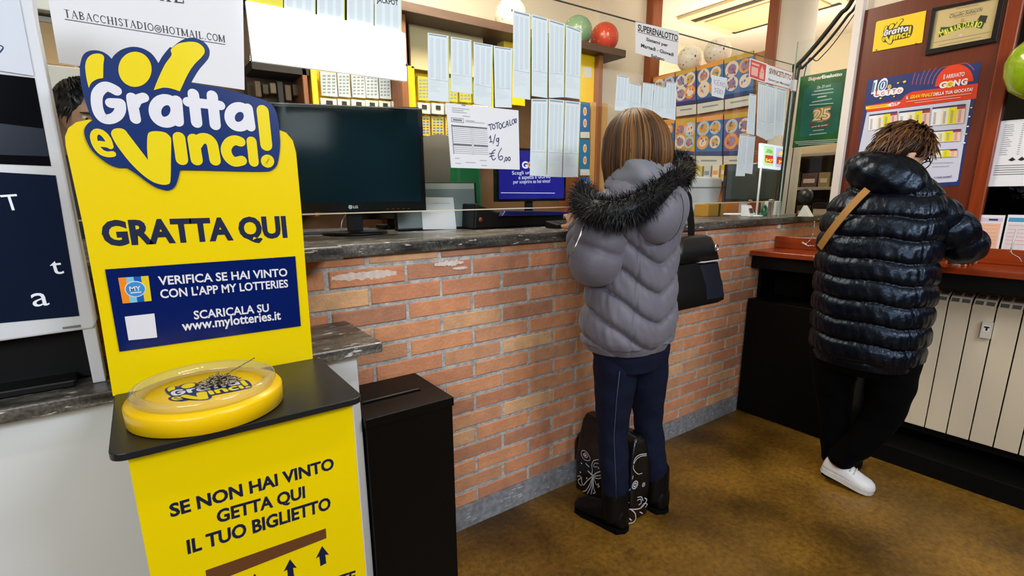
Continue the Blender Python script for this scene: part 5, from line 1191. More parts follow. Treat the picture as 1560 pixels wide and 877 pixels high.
def garment(mb, mat, levels, phi, puff=None, nT=112, nZ=150, z0=None, z1=None, caps=True, grow=0):
    """rings (z, half width, half depth, cx, cy) of a trunk facing phi; theta 0 is the middle of the back, growing to the right"""
    R = Vector((math.sin(phi), -math.cos(phi), 0)); Fw = Vector((math.cos(phi), math.sin(phi), 0)); rings = []
    z0 = levels[0][0] if z0 is None else z0; z1 = levels[-1][0] if z1 is None else z1
    for i in range(nZ+1):
        z = z0+(z1-z0)*i/nZ; a, b, cx, cy = interp(levels, z)[:4]; ring = []
        for k in range(nT):
            th = 2*math.pi*k/nT; s = th if th <= math.pi else th-2*math.pi
            h = (puff(s, z) if puff else 0)+grow
            ring.append(Vector((cx, cy, z))+R*(se(math.sin(th))*(a+h))-Fw*(se(math.cos(th))*(b+h)))
        rings.append(ring)
    return mb.loft(rings, mat, caps)
def limb(mb, mat, pts, rad, puff=None, seg=28, n=14, squash=None, caps=True):
    """tapering tube through smooth joints; puff(t_len, angle) adds quilting"""
    P = smooth_loop3(pts, n); Rr = smooth_loop3([(r, 0, 0) for r in rad], n); acc = 0; rings = []; up = None
    for i, p in enumerate(P):
        t = P[min(i+1, len(P)-1)]-P[max(i-1, 0)]; t.normalize()
        if i: acc += (p-P[i-1]).length
        if up is None: up = Vector((0, 1, 0)) if abs(t.y) < .8 else Vector((0, 0, 1))
        a = t.cross(up).normalized(); up = a.cross(t)
        rings.append([p+(a*math.cos(2*math.pi*k/seg)+up*math.sin(2*math.pi*k/seg))*(Rr[i].x+(puff(acc, 2*math.pi*k/seg) if puff else 0)) for k in range(seg)])
    # rounded ends
    if caps:
        for e in (0, -1):
            c = P[e]; d = (P[0]-P[1] if e == 0 else P[-1]-P[-2]).normalized(); ex = []
            for f, s_ in ((.55, .82), (.9, .42)): ex.append([c+(q-c)*s_+d*(Rr[e].x*f*.7) for q in rings[e]])
            if e == 0: rings = ex[::-1]+rings
            else: rings = rings+ex
    return mb.loft(rings, mat, True)
def head_shape(mb, mat, c, yaw, pitch, s=1.0, roll=0):
    """skull with brow, eye hollows, nose, lips, chin and ears; returns the frame (point function)"""
    f = Vector((math.cos(yaw)*math.cos(pitch), math.sin(yaw)*math.cos(pitch), -math.sin(pitch))); r = Vector((math.sin(yaw), -math.cos(yaw), 0)); u = r.cross(f)
    if roll: r, u = r*math.cos(roll)+u*math.sin(roll), u*math.cos(roll)-r*math.sin(roll)
    W = lambda x, y, z: Vector(c)+(r*x+f*y+u*z)*s     # x right, y forward, z up
    g = lambda x, z, x0, z0, sx, sz: math.exp(-((x-x0)/sx)**2-((z-z0)/sz)**2)
    rings = []; rows, seg = 40, 48
    for i in range(rows+1):
        a = -math.pi/2+math.pi*i/rows; zz_ = math.sin(a); cr = max(math.cos(a), .01); ring = []
        for k in range(seg):
            b = 2*math.pi*k/seg; x = .074*cr*math.cos(b); y = .094*cr*math.sin(b); z = .115*zz_
            if z < 0:
                n = -z/.115; x *= 1-.30*n**1.4
                if y > 0: y *= 1-.10*n; y += .012*n*(cr)
                else: y *= 1-.45*n
            if y > 0:
                fr = y/.094; y += .024*g(x, z, 0, -.022, .013, .016)*fr+.012*g(x, z, 0, -.002, .009, .022)*fr+.006*g(x, z, 0, .028, .05, .012)*fr
                y -= .010*(g(x, z, .031, .008, .016, .011)+g(x, z, -.031, .008, .016, .011))*fr
                y += .007*g(x, z, 0, -.062, .02, .008)*fr+.011*g(x, z, 0, -.094, .022, .016)*fr-.004*g(x, z, 0, -.077, .02, .005)*fr
            ring.append(W(x, y, z))
        rings.append(ring)
    mb.loft(rings, mat, True)
    for sd in (-1, 1):
        er = []
        for i in range(9):
            a = -math.pi/2+math.pi*i/8; er.append([W(sd*(.073+.010*math.cos(a)*(.6+.4*math.cos(b))+.004), -.008+.017*math.cos(a)*math.cos(b)-.006*math.sin(a), -.004+.031*math.sin(a)+.010*math.cos(a)*math.sin(b)) for b in [2*math.pi*k/14 for k in range(14)]])
        mb.loft(er, mat, True)
    return W
def face_parts(W, par):
    mb = MB()
    for sd in (-1, 1):
        mb.ball(W(sd*.031, .072, .008), .0115, EYEW, 14, 10); mb.ball(W(sd*.031, .0795, .007), .0055, EYED, 10, 8)
    mb.build('eyes', par)
    mb = MB()
    for sd in (-1, 1): mb.tube([W(sd*.014, .094, .026), W(sd*.032, .091, .031), W(sd*.052, .078, .025)], [.003, .0038, .0018], BROW, 8)
    mb.build('eyebrows', par)
    mb = MB(); mb.tube([W(-.024, .084, -.066), W(-.01, .0965, -.063), W(0, .098, -.065), W(.01, .0965, -.063), W(.024, .084, -.066)], [.001, .0034, .003, .0034, .001], LIP, 8)
    mb.tube([W(-.022, .084, -.067), W(0, .097, -.071), W(.022, .084, -.067)], [.001, .0042, .001], LIP, 8); mb.build('mouth', par)
def hand_shape(mb, mat, wrist, d, n, side, curl=.5, s=1.0):
    """palm, four unequal curled fingers and a thumb leaving the side of the palm; d to the fingertips, n out of the back of the hand, side = +1 when the thumb lies towards d x n"""
    d = Vector(d).normalized(); n = Vector(n); n = (n-d*n.dot(d)).normalized(); t = d.cross(n)*side
    W = lambda a, b, c: Vector(wrist)+(d*a+t*b+n*c)*s
    rings = []
    for a, hw, ht in ((-.012, .024, .019), (.012, .03, .017), (.045, .038, .0155), (.075, .040, .0135), (.086, .036, .010)):
        rings.append([W(a, hw*math.cos(q), ht*math.sin(q)) for q in [2*math.pi*k/20 for k in range(20)]])
    mb.loft(rings, mat, True)
    for b, L, sp in ((.028, .070, .06), (.0095, .078, .0), (-.0095, .072, -.05), (-.027, .056, -.12)):
        p = Vector((.078, b, 0)); pts = [W(*p)]; ang = .25*curl
        for seg_, k in ((.46, 1.0), (.30, 1.5), (.24, 1.1)):
            p = p+Vector((math.cos(ang)*L*seg_, math.sin(sp)*L*seg_*.5, -math.sin(ang)*L*seg_)); pts.append(W(*p)); ang += .75*curl*k
        limb(mb, mat, pts, [.0092*s, .0086*s, .0078*s, .0066*s], None, 12, 4)
    limb(mb, mat, [W(.016, .026, -.004), W(.036, .046, -.012), W(.058, .054, -.022), W(.078, .052, -.032)], [.0125*s, .0112*s, .0098*s, .0075*s], None, 12, 4)
def remeshed(mb, name, par, voxel=.0055, **kw):
    o = mb.build(name, par, 0, **kw)
    m = o.modifiers.new('join', 'REMESH'); m.mode = 'VOXEL'; m.voxel_size = voxel; m.use_smooth_shade = True
    m2 = o.modifiers.new('soften', 'SMOOTH'); m2.factor = .5; m2.iterations = 2
    dg = bpy.context.evaluated_depsgraph_get(); dg.update()
    me = bpy.data.meshes.new_from_object(o.evaluated_get(dg)); o.modifiers.clear(); old = o.data; o.data = me; bpy.data.meshes.remove(old)
    me.name = name; return o
def strands(mb, paths, rad, mat, seg=4):
    for p in paths:
        n = len(p); mb.tube(p, [rad*(1-.75*(i/(n-1))**2) for i in range(n)], mat, seg, False)

# ---- the woman at the counter
WX, WYc, WPH = 1.42, 1.20, math.radians(90)
wo = thing('person', (1.50, 1.22, 0), 'woman in grey puffer coat with black fur hood trim standing at the counter', 'person')
mb = MB()
garment(mb, SKIN, [(.70, .10, .08, WX, WYc), (.85, .125, .095, WX, WYc), (1.02, .12, .09, WX, WYc), (1.2, .15, .095, WX, WYc), (1.28, .12, .075, WX, WYc), (1.33, .06, .05, WX, WYc+.005)], WPH, None, 40, 30)
limb(mb, SKIN, [(WX, 1.20, 1.28), (WX, 1.205, 1.36), (WX, 1.215, 1.40)], [.05, .047, .05])
WH = head_shape(mb, SKIN, (1.432, 1.235, 1.452), math.radians(97), .30, .98)
LA = [(1.30, 1.205, 1.265), (1.225, 1.20, 1.085), (1.335, 1.385, 1.165)]; RA = [(1.53, 1.215, 1.25), (1.565, 1.30, 1.09), (1.50, 1.43, 1.185)]
for A_ in (LA, RA): limb(mb, SKIN, [A_[0], (Vector(A_[0])+Vector(A_[1]))/2, A_[1], (Vector(A_[1])+Vector(A_[2]))/2, A_[2]], [.048, .045, .038, .036, .026])
hand_shape(mb, SKIN, (1.345, 1.405, 1.182), (.35, .75, .42), (-.3, -.3, .9), -1, .55, .92)
hand_shape(mb, SKIN, (1.505, 1.45, 1.192), (-.25, .9, .08), (0, 0, 1), 1, .7, .92)
LL = [(1.345, 1.2, .74), (1.36, 1.215, .58), (1.372, 1.225, .42), (1.382, 1.215, .24), (1.392, 1.215, .085)]; RL_ = [(1.515, 1.2, .74), (1.545, 1.21, .58), (1.572, 1.22, .42), (1.605, 1.21, .24), (1.628, 1.2, .085)]
for L_ in (LL, RL_):
    limb(mb, SKIN, L_, [.058, .056, .048, .046, .036])
    e = Vector(L_[-1]); limb(mb, SKIN, [e+Vector((0, -.01, -.03)), e+Vector((-.008, .08, -.04)), e+Vector((-.015, .15, -.046))], [.03, .026, .015])
remeshed(mb, 'body', wo)
face_parts(WH, wo)
COAT = M('coat_puffer_grey', (97, 95, 107), .6, sheen=.15, bump=(70, .12)); COATL = M('coat_lining_grey', (108, 110, 120), .55, bump=(50, .1))
ZIP = M('zip_silver', (196, 196, 200), .25, 1)
def wpuff(s, z):
    q = ((z-.969-.085*min(abs(s), 1.7)-.004*math.sin(s*5))/.1) % 1
    h = .015*(1-abs(2*q-1)**4)-.004+.004*math.sin(q*3.1416)
    for c_ in (-.62, .62, -1.75, 1.75): h -= .008*math.exp(-((s-c_)/.035)**2)*(1 if abs(c_) < 1 else .6)
    h -= .006*math.exp(-(min(q, 1-q)/.05)**2)
    h += .0022*math.sin(s*19+z*30+3*math.sin(s*4))*math.sin(z*31+s*7)+.0016*math.sin(s*41+z*17)*abs(2*q-1)**2
    return h*.4-.003 if z < .785 else h
coat_lv = [(.757, .150, .118, WX-.022, WYc), (.775, .158, .126, WX-.022, WYc), (.81, .168, .136, WX-.022, WYc), (.88, .168, .136, WX-.018, WYc), (.96, .158, .128, WX-.012, WYc), (1.05, .152, .122, WX-.008, WYc), (1.15, .158, .122, WX-.006, WYc), (1.22, .160, .120, WX-.006, WYc), (1.28, .146, .108, WX-.004, WYc), (1.32, .120, .095, WX, WYc), (1.36, .085, .08, WX, WYc+.005)]
mb = MB(); garment(mb, COAT, coat_lv, WPH, wpuff, 180, 190)
for (A_, o0) in ((LA, .0), (RA, .03)):
    sp_ = lambda t, a, o0=o0: .015*(1-abs(2*(((t+o0+.018*math.sin(a))/.088) % 1)-1)**3.4)-.004-.006*math.exp(-((((t+o0+.018*math.sin(a))/.088+.5) % 1-.5)/.06)**2)+.003*math.sin(a*5+t*70)*math.sin(t*40)
    limb(mb, COAT, [Vector(A_[0])+Vector((.03 if A_ is LA else -.03, 0, .0)), (Vector(A_[0])+Vector(A_[1]))/2+Vector((-.012 if A_ is LA else 0, 0, 0)), A_[1], (Vector(A_[1])+Vector(A_[2]))/2, A_[2]], [.072, .08, .078, .066, .046] if A_ is LA else [.052, .055, .056, .055, .046], sp_, 44, 22)
co = mb.build('coat', wo)
z3 = [PT(889.5, 345, 1, 1.135), PT(884, 358, 1, 1.13), PT(877, 374, 1, 1.13), PT(872, 386, 1, 1.135)]
MB().tube(z3, [.0035, .003, .0025, .0015], ZIP, 8).build('sleeve_zip', co)
# hood lying on the back: lining bowl, pouch, fur edge
hl_ = [(1.26, .03, .03, WX+.03, 1.13), (1.30, .115, .08, WX+.02, 1.14), (1.345, .122, .098, WX+.008, 1.165), (1.385, .10, .09, WX+.0, 1.18), (1.41, .083, .08, WX-.002, 1.195), (1.418, .06, .06, WX, 1.2)]
mb = MB(); garment(mb, COATL, hl_, WPH, lambda s, z: .006*math.cos(s*4+z*30)-.008*math.exp(-((s)/.05)**2), 96, 40); hd_ = mb.build('hood', wo)
mb = MB(); hc = Vector((1.390, 1.066, 1.238)); rings = []
for i in range(25):
    a = -math.pi/2+math.pi*i/24
    rings.append([hc+Vector((.100*max(math.cos(a), .02)*math.cos(b)*(1-.09*math.exp(-((math.cos(b)-.18)/.05)**2)), .066*max(math.cos(a), .02)*math.sin(b)*(1-.16*math.exp(-((math.cos(b)-.18)/.06)**2)), .095*math.sin(a)+.06*math.cos(a)*math.cos(b)*.35)) for b in [2*math.pi*k/56 for k in range(56)]])
mb.loft(rings, COAT, True); pc_ = mb.build('pouch', hd_)
sl_ = [rings[i][44] for i in range(3, 18)]; MB().tube([p+Vector((0, -.0005, 0)) for p in sl_], .0018, M('seam_dark', (44, 43, 50), .8), 6).build('pouch_seam', hd_)
FUR = M('fur_black', (8, 9, 12), .5, spec=.35); FUR2 = M('fur_blue_grey', (30, 36, 46), .5)
fp = [PT(890, 292, 1, 1.36), PT(888, 309, 1, 1.26), PT(908, 321, 1, 1.13), PT(948, 322, 1, 1.06), PT(985, 306, 1, 1.05), PT(1016, 284, 1, 1.07), PT(1036, 265, 1, 1.14), PT(1040, 252, 1, 1.24), PT(1028, 246, 1, 1.34)]
fpp = smooth_loop3(fp, 14); mb = MB(); limb(mb, FUR, fp, [.024, .028, .034, .036, .036, .038, .040, .036, .024], None, 20, 10)
Rf = random.Random(21)
for i in range(7200):
    j = Rf.random()*(len(fpp)-2); k = int(j); p = fpp[k].lerp(fpp[k+1], j-k); t = (fpp[k+1]-fpp[k]).normalized(); a = t.cross(Vector((0, 0, 1))).normalized(); b = a.cross(t)
    an = Rf.uniform(0, 6.283); o_ = a*math.cos(an)+b*math.sin(an); rr = .030*(.7+.3*math.sin(math.pi*min(max(j/len(fpp), .05), .95)))
    q0 = p+o_*rr; L_ = Rf.uniform(.02, .05)*(1.25 if j < 20 else 1); dv = (o_*.85+t*Rf.uniform(-.6, .25)+Vector((Rf.uniform(-.3, .3), Rf.uniform(-.3, .3), Rf.uniform(-.55, .15)))).normalized()
    q1 = q0+dv*L_*.55; q2 = q0+(dv+Vector((0, 0, -.35))).normalized()*L_; sd = dv.cross(o_+Vector((.1, .2, .3))).normalized()*.0011
    mb.add([q0-sd, q0+sd, q1+sd*.8, q1-sd*.8, q2], [(0, 1, 2, 3), (3, 2, 4)], FUR2 if Rf.random() < .22 else FUR)
mb.build('fur_trim', hd_)
# hair: long bob
HB = [M('hair_brown', (66, 40, 16), .5, spec=.3), M('hair_mid', (104, 68, 26), .5, spec=.3), M('hair_blonde', (124, 86, 40), .5, spec=.3), M('hair_dark', (38, 22, 10), .5, spec=.3)]
HC = Vector((1.432, 1.225, 1.452)); mb = MB(); Rh = random.Random(5)
mb.ball(HC+Vector((0, -.008, .006)), .1, HB[3], 32, 20, (.90, 1.05, 1.13))
grp = {0: [], 1: [], 2: [], 3: []}
for i in range(760):
    th = Rh.uniform(-2.45, 2.45); n = 12; pts = []   # 0 = back of the head, + to her right
    lay = Rh.uniform(.94, 1.10); ax, ay, az = .096*lay, .112*lay, .122*lay*.99
    zend = 1.352+.02*Rh.random()+(-.05*Rh.random() if -2.2 < th < -1.0 else 0)-(.035*Rh.random() if Rh.random() < .16 else 0)+.008*math.cos(th)
    swirl = Rh.uniform(-.12, .12); crown = Vector((.01, .03, 0))
    for j in range(n):
        t = j/(n-1)
        if t < .55:
            pol = .05+t/.55*1.50; tt = th+swirl*math.sin(pol); p = HC+Vector((ax*math.sin(pol)*math.sin(tt), -ay*math.sin(pol)*math.cos(tt), az*math.cos(pol)))+crown*(1-t/.55)
        else:
            q = (t-.55)/.45; tt = th+swirl; w_ = 1+.05*math.sin(q*2.6)-.12*q*q; z_ = HC.z+az*math.cos(1.55)
            p = HC+Vector((ax*w_*math.sin(tt), -ay*w_*math.cos(tt), 0)); p.z = z_+(zend-z_)*q
        pts.append(p)
    k = Rh.random(); grp[0 if k < .42 else 1 if k < .80 else 2 if k < .90 else 3].append(pts)
for k, ps in grp.items(): strands(mb, ps, .0052 if k != 2 else .0042, HB[k], 5)
mb.build('hair', wo)
# jeans and boots
JEAN = M('denim_navy', (9, 15, 34), .8, spec=.2, noise=(60, .6, (15, 24, 50)), bump=(300, .1)); STI = M('denim_stitch', (64, 74, 100), .7)
mb = MB(); garment(mb, JEAN, [(.68, .125, .10, WX+.0, WYc), (.74, .142, .108, WX-.01, WYc), (.82, .142, .108, WX-.015, WYc)], WPH, None, 60, 20)
fold = lambda t, a: .0025*math.sin(t*52+2*math.sin(a))*math.sin(a*2+t*9)
limb(mb, JEAN, [L_ for L_ in LL[:-1]]+[(1.392, 1.215, .135)], [.083, .073, .058, .054, .046], fold, 36, 16); limb(mb, JEAN, RL_[:-1]+[(1.626, 1.2, .135)], [.083, .073, .058, .054, .046], fold, 36, 16)
jn = mb.build('jeans', wo)
MB().tube([Vector((1.345-.052, 1.2-.066, .70)), Vector((1.36-.05, 1.215-.057, .58)), Vector((1.372-.041, 1.225-.044, .42)), Vector((1.382-.038, 1.215-.041, .24)), Vector((1.392-.033, 1.215-.036, .14))], .0014, STI, 6).build('side_seam', jn)
BOOT = M('boot_black', (4, 4, 5), .45, spec=.25); SOLE = M('boot_sole', (5, 5, 5), .8, spec=.1)
def boot(an, yaw, par, L_=.235):
    an = Vector(an); f = Vector((math.cos(yaw), math.sin(yaw), 0)); r = Vector((f.y, -f.x, 0)); mb = MB(); rings = []
    for u, hw, ht, zc in ((-.062, .02, .03, .045), (-.054, .036, .052, .056), (-.025, .041, .06, .06), (.03, .042, .055, .055), (.07, .043, .042, .044), (.115, .047, .032, .036), (.15, .043, .026, .032), (.172, .026, .018, .028), (.178, .01, .008, .026)):
        rings.append([Vector((an.x, an.y, 0))+f*u+r*(hw*math.cos(b))+Vector((0, 0, max(zc+ht*math.sin(b), .018))) for b in [2*math.pi*k/28 for k in range(28)]])
    mb.loft(rings, BOOT, True); limb(mb, BOOT, [an+Vector((0, -.008, -.03)), an+Vector((0, -.006, .05)), an+Vector((0, -.004, .10))], [.052, .053, .053], None, 28, 8)
    b_ = mb.build('boot', par)
    lp = [Vector((an.x, an.y, 0))+f*u+r*hw*sd for sd, us in ((1, (-.066, -.045, .0, .06, .12, .16, .18)), (-1, (.18, .16, .12, .06, .0, -.045, -.066))) for u, hw in [(u, {-.066: .014, -.045: .044, .0: .045, .06: .044, .12: .049, .16: .04, .18: .012}[u]) for u in us]]
    MB().prism(lp[::-1] if True else lp, (0, 0, .016), SOLE).build('sole', b_)
    mb = MB()
    for k in range(3): mb.ball(an+r*.05*(1 if k < 9 else -1)-f*.012+Vector((0, 0, -.01+.033*k)), .0032, ZIP, 8, 6)
    mb.build('eyelets', b_)
boot((1.392, 1.222, .085), math.radians(100), wo); boot((1.628, 1.21, .085), math.radians(95), wo)

# handbag on her right arm
hb = thing('handbag', (1.83, 1.27, .84), 'black shoulder bag with pale piping hanging at the woman\'s right side', 'handbag')
BAGB = M('bag_black', (9, 9, 11), .45); BAGN = M('bag_navy_side', (20, 24, 38), .5)
def bagring(z, x0, x1, y0, y1, r=.03, n=5):
    out = []
    for cx, cy, a0 in ((x1-r, y1-r, 0), (x0+r, y1-r, 90), (x0+r, y0+r, 180), (x1-r, y0+r, 270)):
        for k in range(n+1): a = math.radians(a0+90*k/n); out.append(Vector((cx+r*math.cos(a), cy+r*math.sin(a), z)))
    return out
mb = MB(); mb.loft([bagring(.846, 1.645, 2.0, 1.205, 1.345), bagring(.858, 1.64, 2.022, 1.195, 1.355), bagring(.93, 1.645, 2.0, 1.195, 1.355), bagring(1.02, 1.66, 1.955, 1.205, 1.345), bagring(1.095, 1.675, 1.925, 1.22, 1.33)], BAGB, True, True); by_ = mb.build('body', hb)
mb = MB(); mb.loft([bagring(1.035, 1.665, 1.956, 1.193, 1.355), bagring(1.08, 1.67, 1.938, 1.198, 1.35), bagring(1.125, 1.69, 1.92, 1.213, 1.338), bagring(1.135, 1.72, 1.90, 1.228, 1.325)], BAGB, True, True); fl = mb.build('flap', hb)
MB().tube([p for p in bagring(1.032, 1.80, 1.962, 1.189, 1.359)], .0032, M('piping_pale', (186, 182, 176), .5), 8, closed=True).build('piping', fl)
mb = MB(); pan = bagring(.872, 1.86, 2.016, 1.191, 1.358); pan2 = bagring(1.02, 1.81, 1.960, 1.199, 1.350); mb.loft([pan, pan2], BAGN, False, True); mb.build('side_panel', hb)
rc_ = PT(1090.5, 377, 1, 1.19); MB().tube([rc_+Vector((.0, .0, 0))+Vector((.011*math.cos(k*math.pi/8), -.004, .013*math.sin(k*math.pi/8))) for k in range(16)], .0028, STEEL, 8, closed=True).build('ring', hb)
sp0 = [(1.70, 1.25, 1.10), (1.685, 1.165, 1.16), (1.66, 1.115, 1.25), (1.60, 1.10, 1.33), (1.565, 1.16, 1.385), (1.58, 1.27, 1.36), (1.65, 1.36, 1.22), (1.71, 1.35, 1.10)]
mb = MB(); q = smooth_loop3([PT(1052, 372, 1, 1.27), PT(1053, 345, 1, 1.26), PT(1050, 318, 1, 1.25), PT(1045, 296, 1, 1.25), (1.60, 1.235, 1.335), (1.58, 1.30, 1.33), (1.68, 1.36, 1.2), (1.72, 1.33, 1.10)], 8); rings = []
for i, p in enumerate(q):
    t = (q[min(i+1, len(q)-1)]-q[max(i-1, 0)]).normalized(); a = t.cross(Vector((.2, 1, .1))).normalized(); b = a.cross(t); rings.append([p+a*.016+b*.002, p-a*.016+b*.002, p-a*.016-b*.002, p+a*.016-b*.002])
mb.loft(rings, BAGB, True, False); mb.build('strap', hb)

# shopping bag standing between her feet
sb = thing('shopping_bag', (1.51, 1.31, 0), 'black shopping bag with white floral print standing on the floor between the woman\'s feet', 'shopping bag')
BP = M('bag_print_white', (206, 206, 212), .5); BPB = M('bag_print_blue', (30, 140, 206), .5); BGL = M('bag_glossy_black', (12, 12, 14), .28, bump=(18, .25))
x0, x1, y0, y1 = 1.450, 1.562, 1.185, 1.505
mb = MB(); mb.loft([bagring(.0, x0+.01, x1-.01, y0+.01, y1-.01, .015), bagring(.01, x0, x1, y0, y1, .015), bagring(.15, x0-.004, x1+.004, y0-.004, y1, .015), bagring(.26, x0, x1, y0, y1-.01, .015), bagring(.34, x0+.02, x1-.015, y0+.01, y1-.015, .012), bagring(.365, x0+.035, x1-.03, y0+.02, y1-.02, .01)], BGL, True, True)
PB1 = XP(x0-.006); p1 = Print(mb, PB1, 0); PB2 = YP(y0-.006); p2 = Print(mb, PB2, 0)
def Zb(x, y): return (860+x*.2166, 630+y*.2166)
def S1(pts, wd=1.0, pr=p1, m_=BP): pr.stroke([Zb(*p) for p in pts], wd, m_, smooth=4 if len(pts) > 2 else 0)
S1([(118, 290), (122, 262), (146, 262), (172, 292), (180, 322), (162, 330), (135, 318), (118, 290)], .9); S1([(130, 285), (148, 276), (163, 300), (148, 308), (130, 285)], .9); p1.disc(Zb(146, 292), .006, .005, BP, px=True)
S1([(238, 322), (205, 330), (192, 360), (196, 400), (190, 430)], 1.2); S1([(240, 350), (212, 348), (206, 372), (232, 372)], 1); S1([(150, 350), (172, 372)], 1.6); S1([(166, 404), (188, 424), (200, 434)], 2.2)
S1([(200, 434), (232, 412), (268, 404)], 1.6); S1([(204, 440), (240, 434), (272, 430)], 1.3); S1([(204, 446), (236, 456), (268, 444)], 1.2)
S1([(196, 440), (160, 470), (135, 500), (122, 486), (120, 445)], 1.3); S1([(92, 440), (108, 436), (112, 456), (96, 464), (102, 490), (120, 505)], 1.1)
S1([(198, 445), (176, 500), (150, 540), (130, 545)], 1.2); S1([(199, 446), (186, 510), (160, 562)], 1.2); S1([(201, 446), (198, 510), (186, 565)], 1.3); S1([(203, 448), (205, 520), (216, 552), (200, 560)], 1.2); S1([(206, 450), (226, 500), (240, 490), (236, 520)], 1)
for a in ((120, 348), (112, 410), (156, 452), (240, 382), (244, 510)): p1.disc(Zb(*a), .004, .0035, BP, px=True)
def S2(pts, wd=1.0, m_=BP): S1(pts, wd, p2, m_)
S2([(486, 345), (500, 310), (530, 288), (576, 282)], 1.3); S2([(488, 352), (508, 318), (540, 298), (576, 294)], 1.1); S2([(485, 362), (486, 388), (500, 410), (520, 424), (546, 418)], 1); S2([(482, 436), (478, 458)], 1)
for r_, w_ in ((.016, .004), (.0075, .0045)): p2.stroke([(Vector(p2.uv(Zb(496, 500), True))+Vector((r_*math.cos(k*math.pi/10), r_*math.sin(k*math.pi/10)))) for k in range(20)], w_, BP, px=False, smooth=0, closed=True)
p2.stroke([(Vector(p2.uv(Zb(556, 498), True))+Vector((.008*math.cos(k*math.pi/8), .008*math.sin(k*math.pi/8)))) for k in range(16)], .0025, BP, px=False, smooth=0, closed=True); p2.disc(Zb(556, 498), .003, .003, BP, px=True)
S2([(434, 640), (446, 600), (440, 560), (462, 530)], 2.4, BPB); S2([(436, 630), (452, 625)], 2.4, BPB)
S2([(440, 668), (490, 672), (540, 660), (578, 610), (565, 592)], 1.6); S2([(540, 655), (560, 630), (582, 636), (570, 655)], 1.2); S2([(512, 608), (534, 600), (540, 625), (522, 640)], 1.2); S2([(514, 588), (540, 584), (552, 610)], 1.3); S2([(470, 675), (496, 700), (500, 740), (480, 765), (450, 770)], 1.5); S2([(446, 690), (452, 730), (470, 748)], 1.8); S2([(530, 690), (548, 700)], 1.5)
p2.stroke([(Vector(p2.uv(Zb(542, 760), True))+Vector((.016*math.cos(k*math.pi/10), .011*math.sin(k*math.pi/10)))) for k in range(20)], .004, BP, px=False, smooth=0, closed=True); p2.disc(Zb(542, 762), .007, .005, BP, px=True)
mb.build('body', sb)
hq = [PT(884, 690, 0, 1.50), PT(884, 663, 0, 1.50), PT(893, 655, 0, 1.50), PT(904, 662, 0, 1.50), PT(907, 680, 0, 1.50)]; mb = MB(); rings = []
for i, p in enumerate(smooth_loop3(hq, 6)): rings.append([p+Vector((s_*.02, 0, dz)) for s_, dz in ((-1, 0), (1, 0))]+[p+Vector((s_*.02, .012, -.03)) for s_ in (1, -1)])
mb.loft(rings, BGL, True, True); mb.build('handle', sb)

# ---- the man writing at the desk
MX, MYc, MPH = 2.44, .815, 0.0
mn = thing('person', (2.46, .83, 0), 'man in a shiny navy-black puffer coat bent over the red-brown desk, seen from behind', 'person')
MB_ = MB()
garment(MB_, SKIN, [(.62, .15, .11, 2.44, .815), (.85, .16, .11, 2.45, .815), (1.05, .16, .11, 2.47, .82), (1.22, .19, .10, 2.50, .82), (1.29, .15, .08, 2.515, .82), (1.34, .06, .06, 2.53, .82)], MPH, None, 40, 30)
limb(MB_, SKIN, [(2.51, .82, 1.28), (2.53, .815, 1.36), (2.545, .81, 1.41)], [.058, .055, .056])
HM_ = Vector((2.565, .828, 1.448)); WM = head_shape(MB_, SKIN, HM_, math.radians(-34), .52, .96)
MR = [(2.50, .675, 1.235), (2.60, .585, 1.10), (2.80, .63, 1.056)]; ML = [(2.50, .965, 1.225), (2.58, 1.0, 1.08), (2.80, .93, 1.056)]
for A_ in (MR, ML): limb(MB_, SKIN, [A_[0], (Vector(A_[0])+Vector(A_[1]))/2, A_[1], (Vector(A_[1])+Vector(A_[2]))/2, A_[2]], [.042, .042, .040, .038, .03])
hand_shape(MB_, SKIN, (2.825, .64, 1.04), (.9, .28, -.22), (0, 0, 1), 1, .9, 1.0)
hand_shape(MB_, SKIN, (2.825, .925, 1.03), (.95, -.25, -.14), (0, 0, 1), -1, .35, 1.0)
GL = [(2.42, .905, .64), (2.435, .90, .50), (2.47, .895, .37), (2.50, .885, .22), (2.52, .875, .09)]; GR_ = [(2.44, .70, .64), (2.46, .70, .50), (2.475, .715, .37), (2.462, .775, .22), (2.450, .84, .105)]
for L_ in (GL, GR_): limb(MB_, SKIN, L_, [.085, .072, .056, .052, .04])
limb(MB_, SKIN, [(2.51, .875, .05), (2.58, .87, .04), (2.68, .865, .03)], [.038, .036, .022]); limb(MB_, SKIN, [(2.452, .85, .06), (2.462, .78, .045), (2.474, .72, .035)], [.036, .036, .022])
remeshed(MB_, 'body', mn)
face_parts(WM, mn)
NYL = M('nylon_navy_black', (4, 6, 14), .34, spec=.36, bump=(22, .6)); NYL.node_tree.nodes['Principled BSDF'].inputs['Specular Tint'].default_value = (.55, .72, 1, 1)  # blue specular tint puts the sky's bluish highlights into the nylon
def mpuff(s, z):
    q = ((z-.63+.012*math.sin(s*1.0)-.004*math.sin(s*6))/.083) % 1; h = .015*(1-abs(2*q-1)**3.2)-.005
    for c_ in (-1.0, 1.0): h -= .009*math.exp(-((s-c_)/.03)**2)
    h += .004*math.sin(s*27+z*13+2*math.sin(s*9))*(1-q)*math.sin(z*37+s*11)+.002*math.sin(s*63+z*40)*abs(2*q-1)**2
    return h if z > .64 else h*.5-.004
mlv = [(.60, .175, .14, 2.425, .80), (.63, .190, .15, 2.425, .80), (.72, .200, .155, 2.43, .80), (.90, .203, .155, 2.435, .808), (1.05, .205, .152, 2.45, .82), (1.15, .207, .15, 2.47, .825), (1.22, .202, .142, 2.485, .825), (1.28, .178, .125, 2.50, .822), (1.325, .135, .105, 2.515, .82), (1.37, .095, .09, 2.53, .82)]
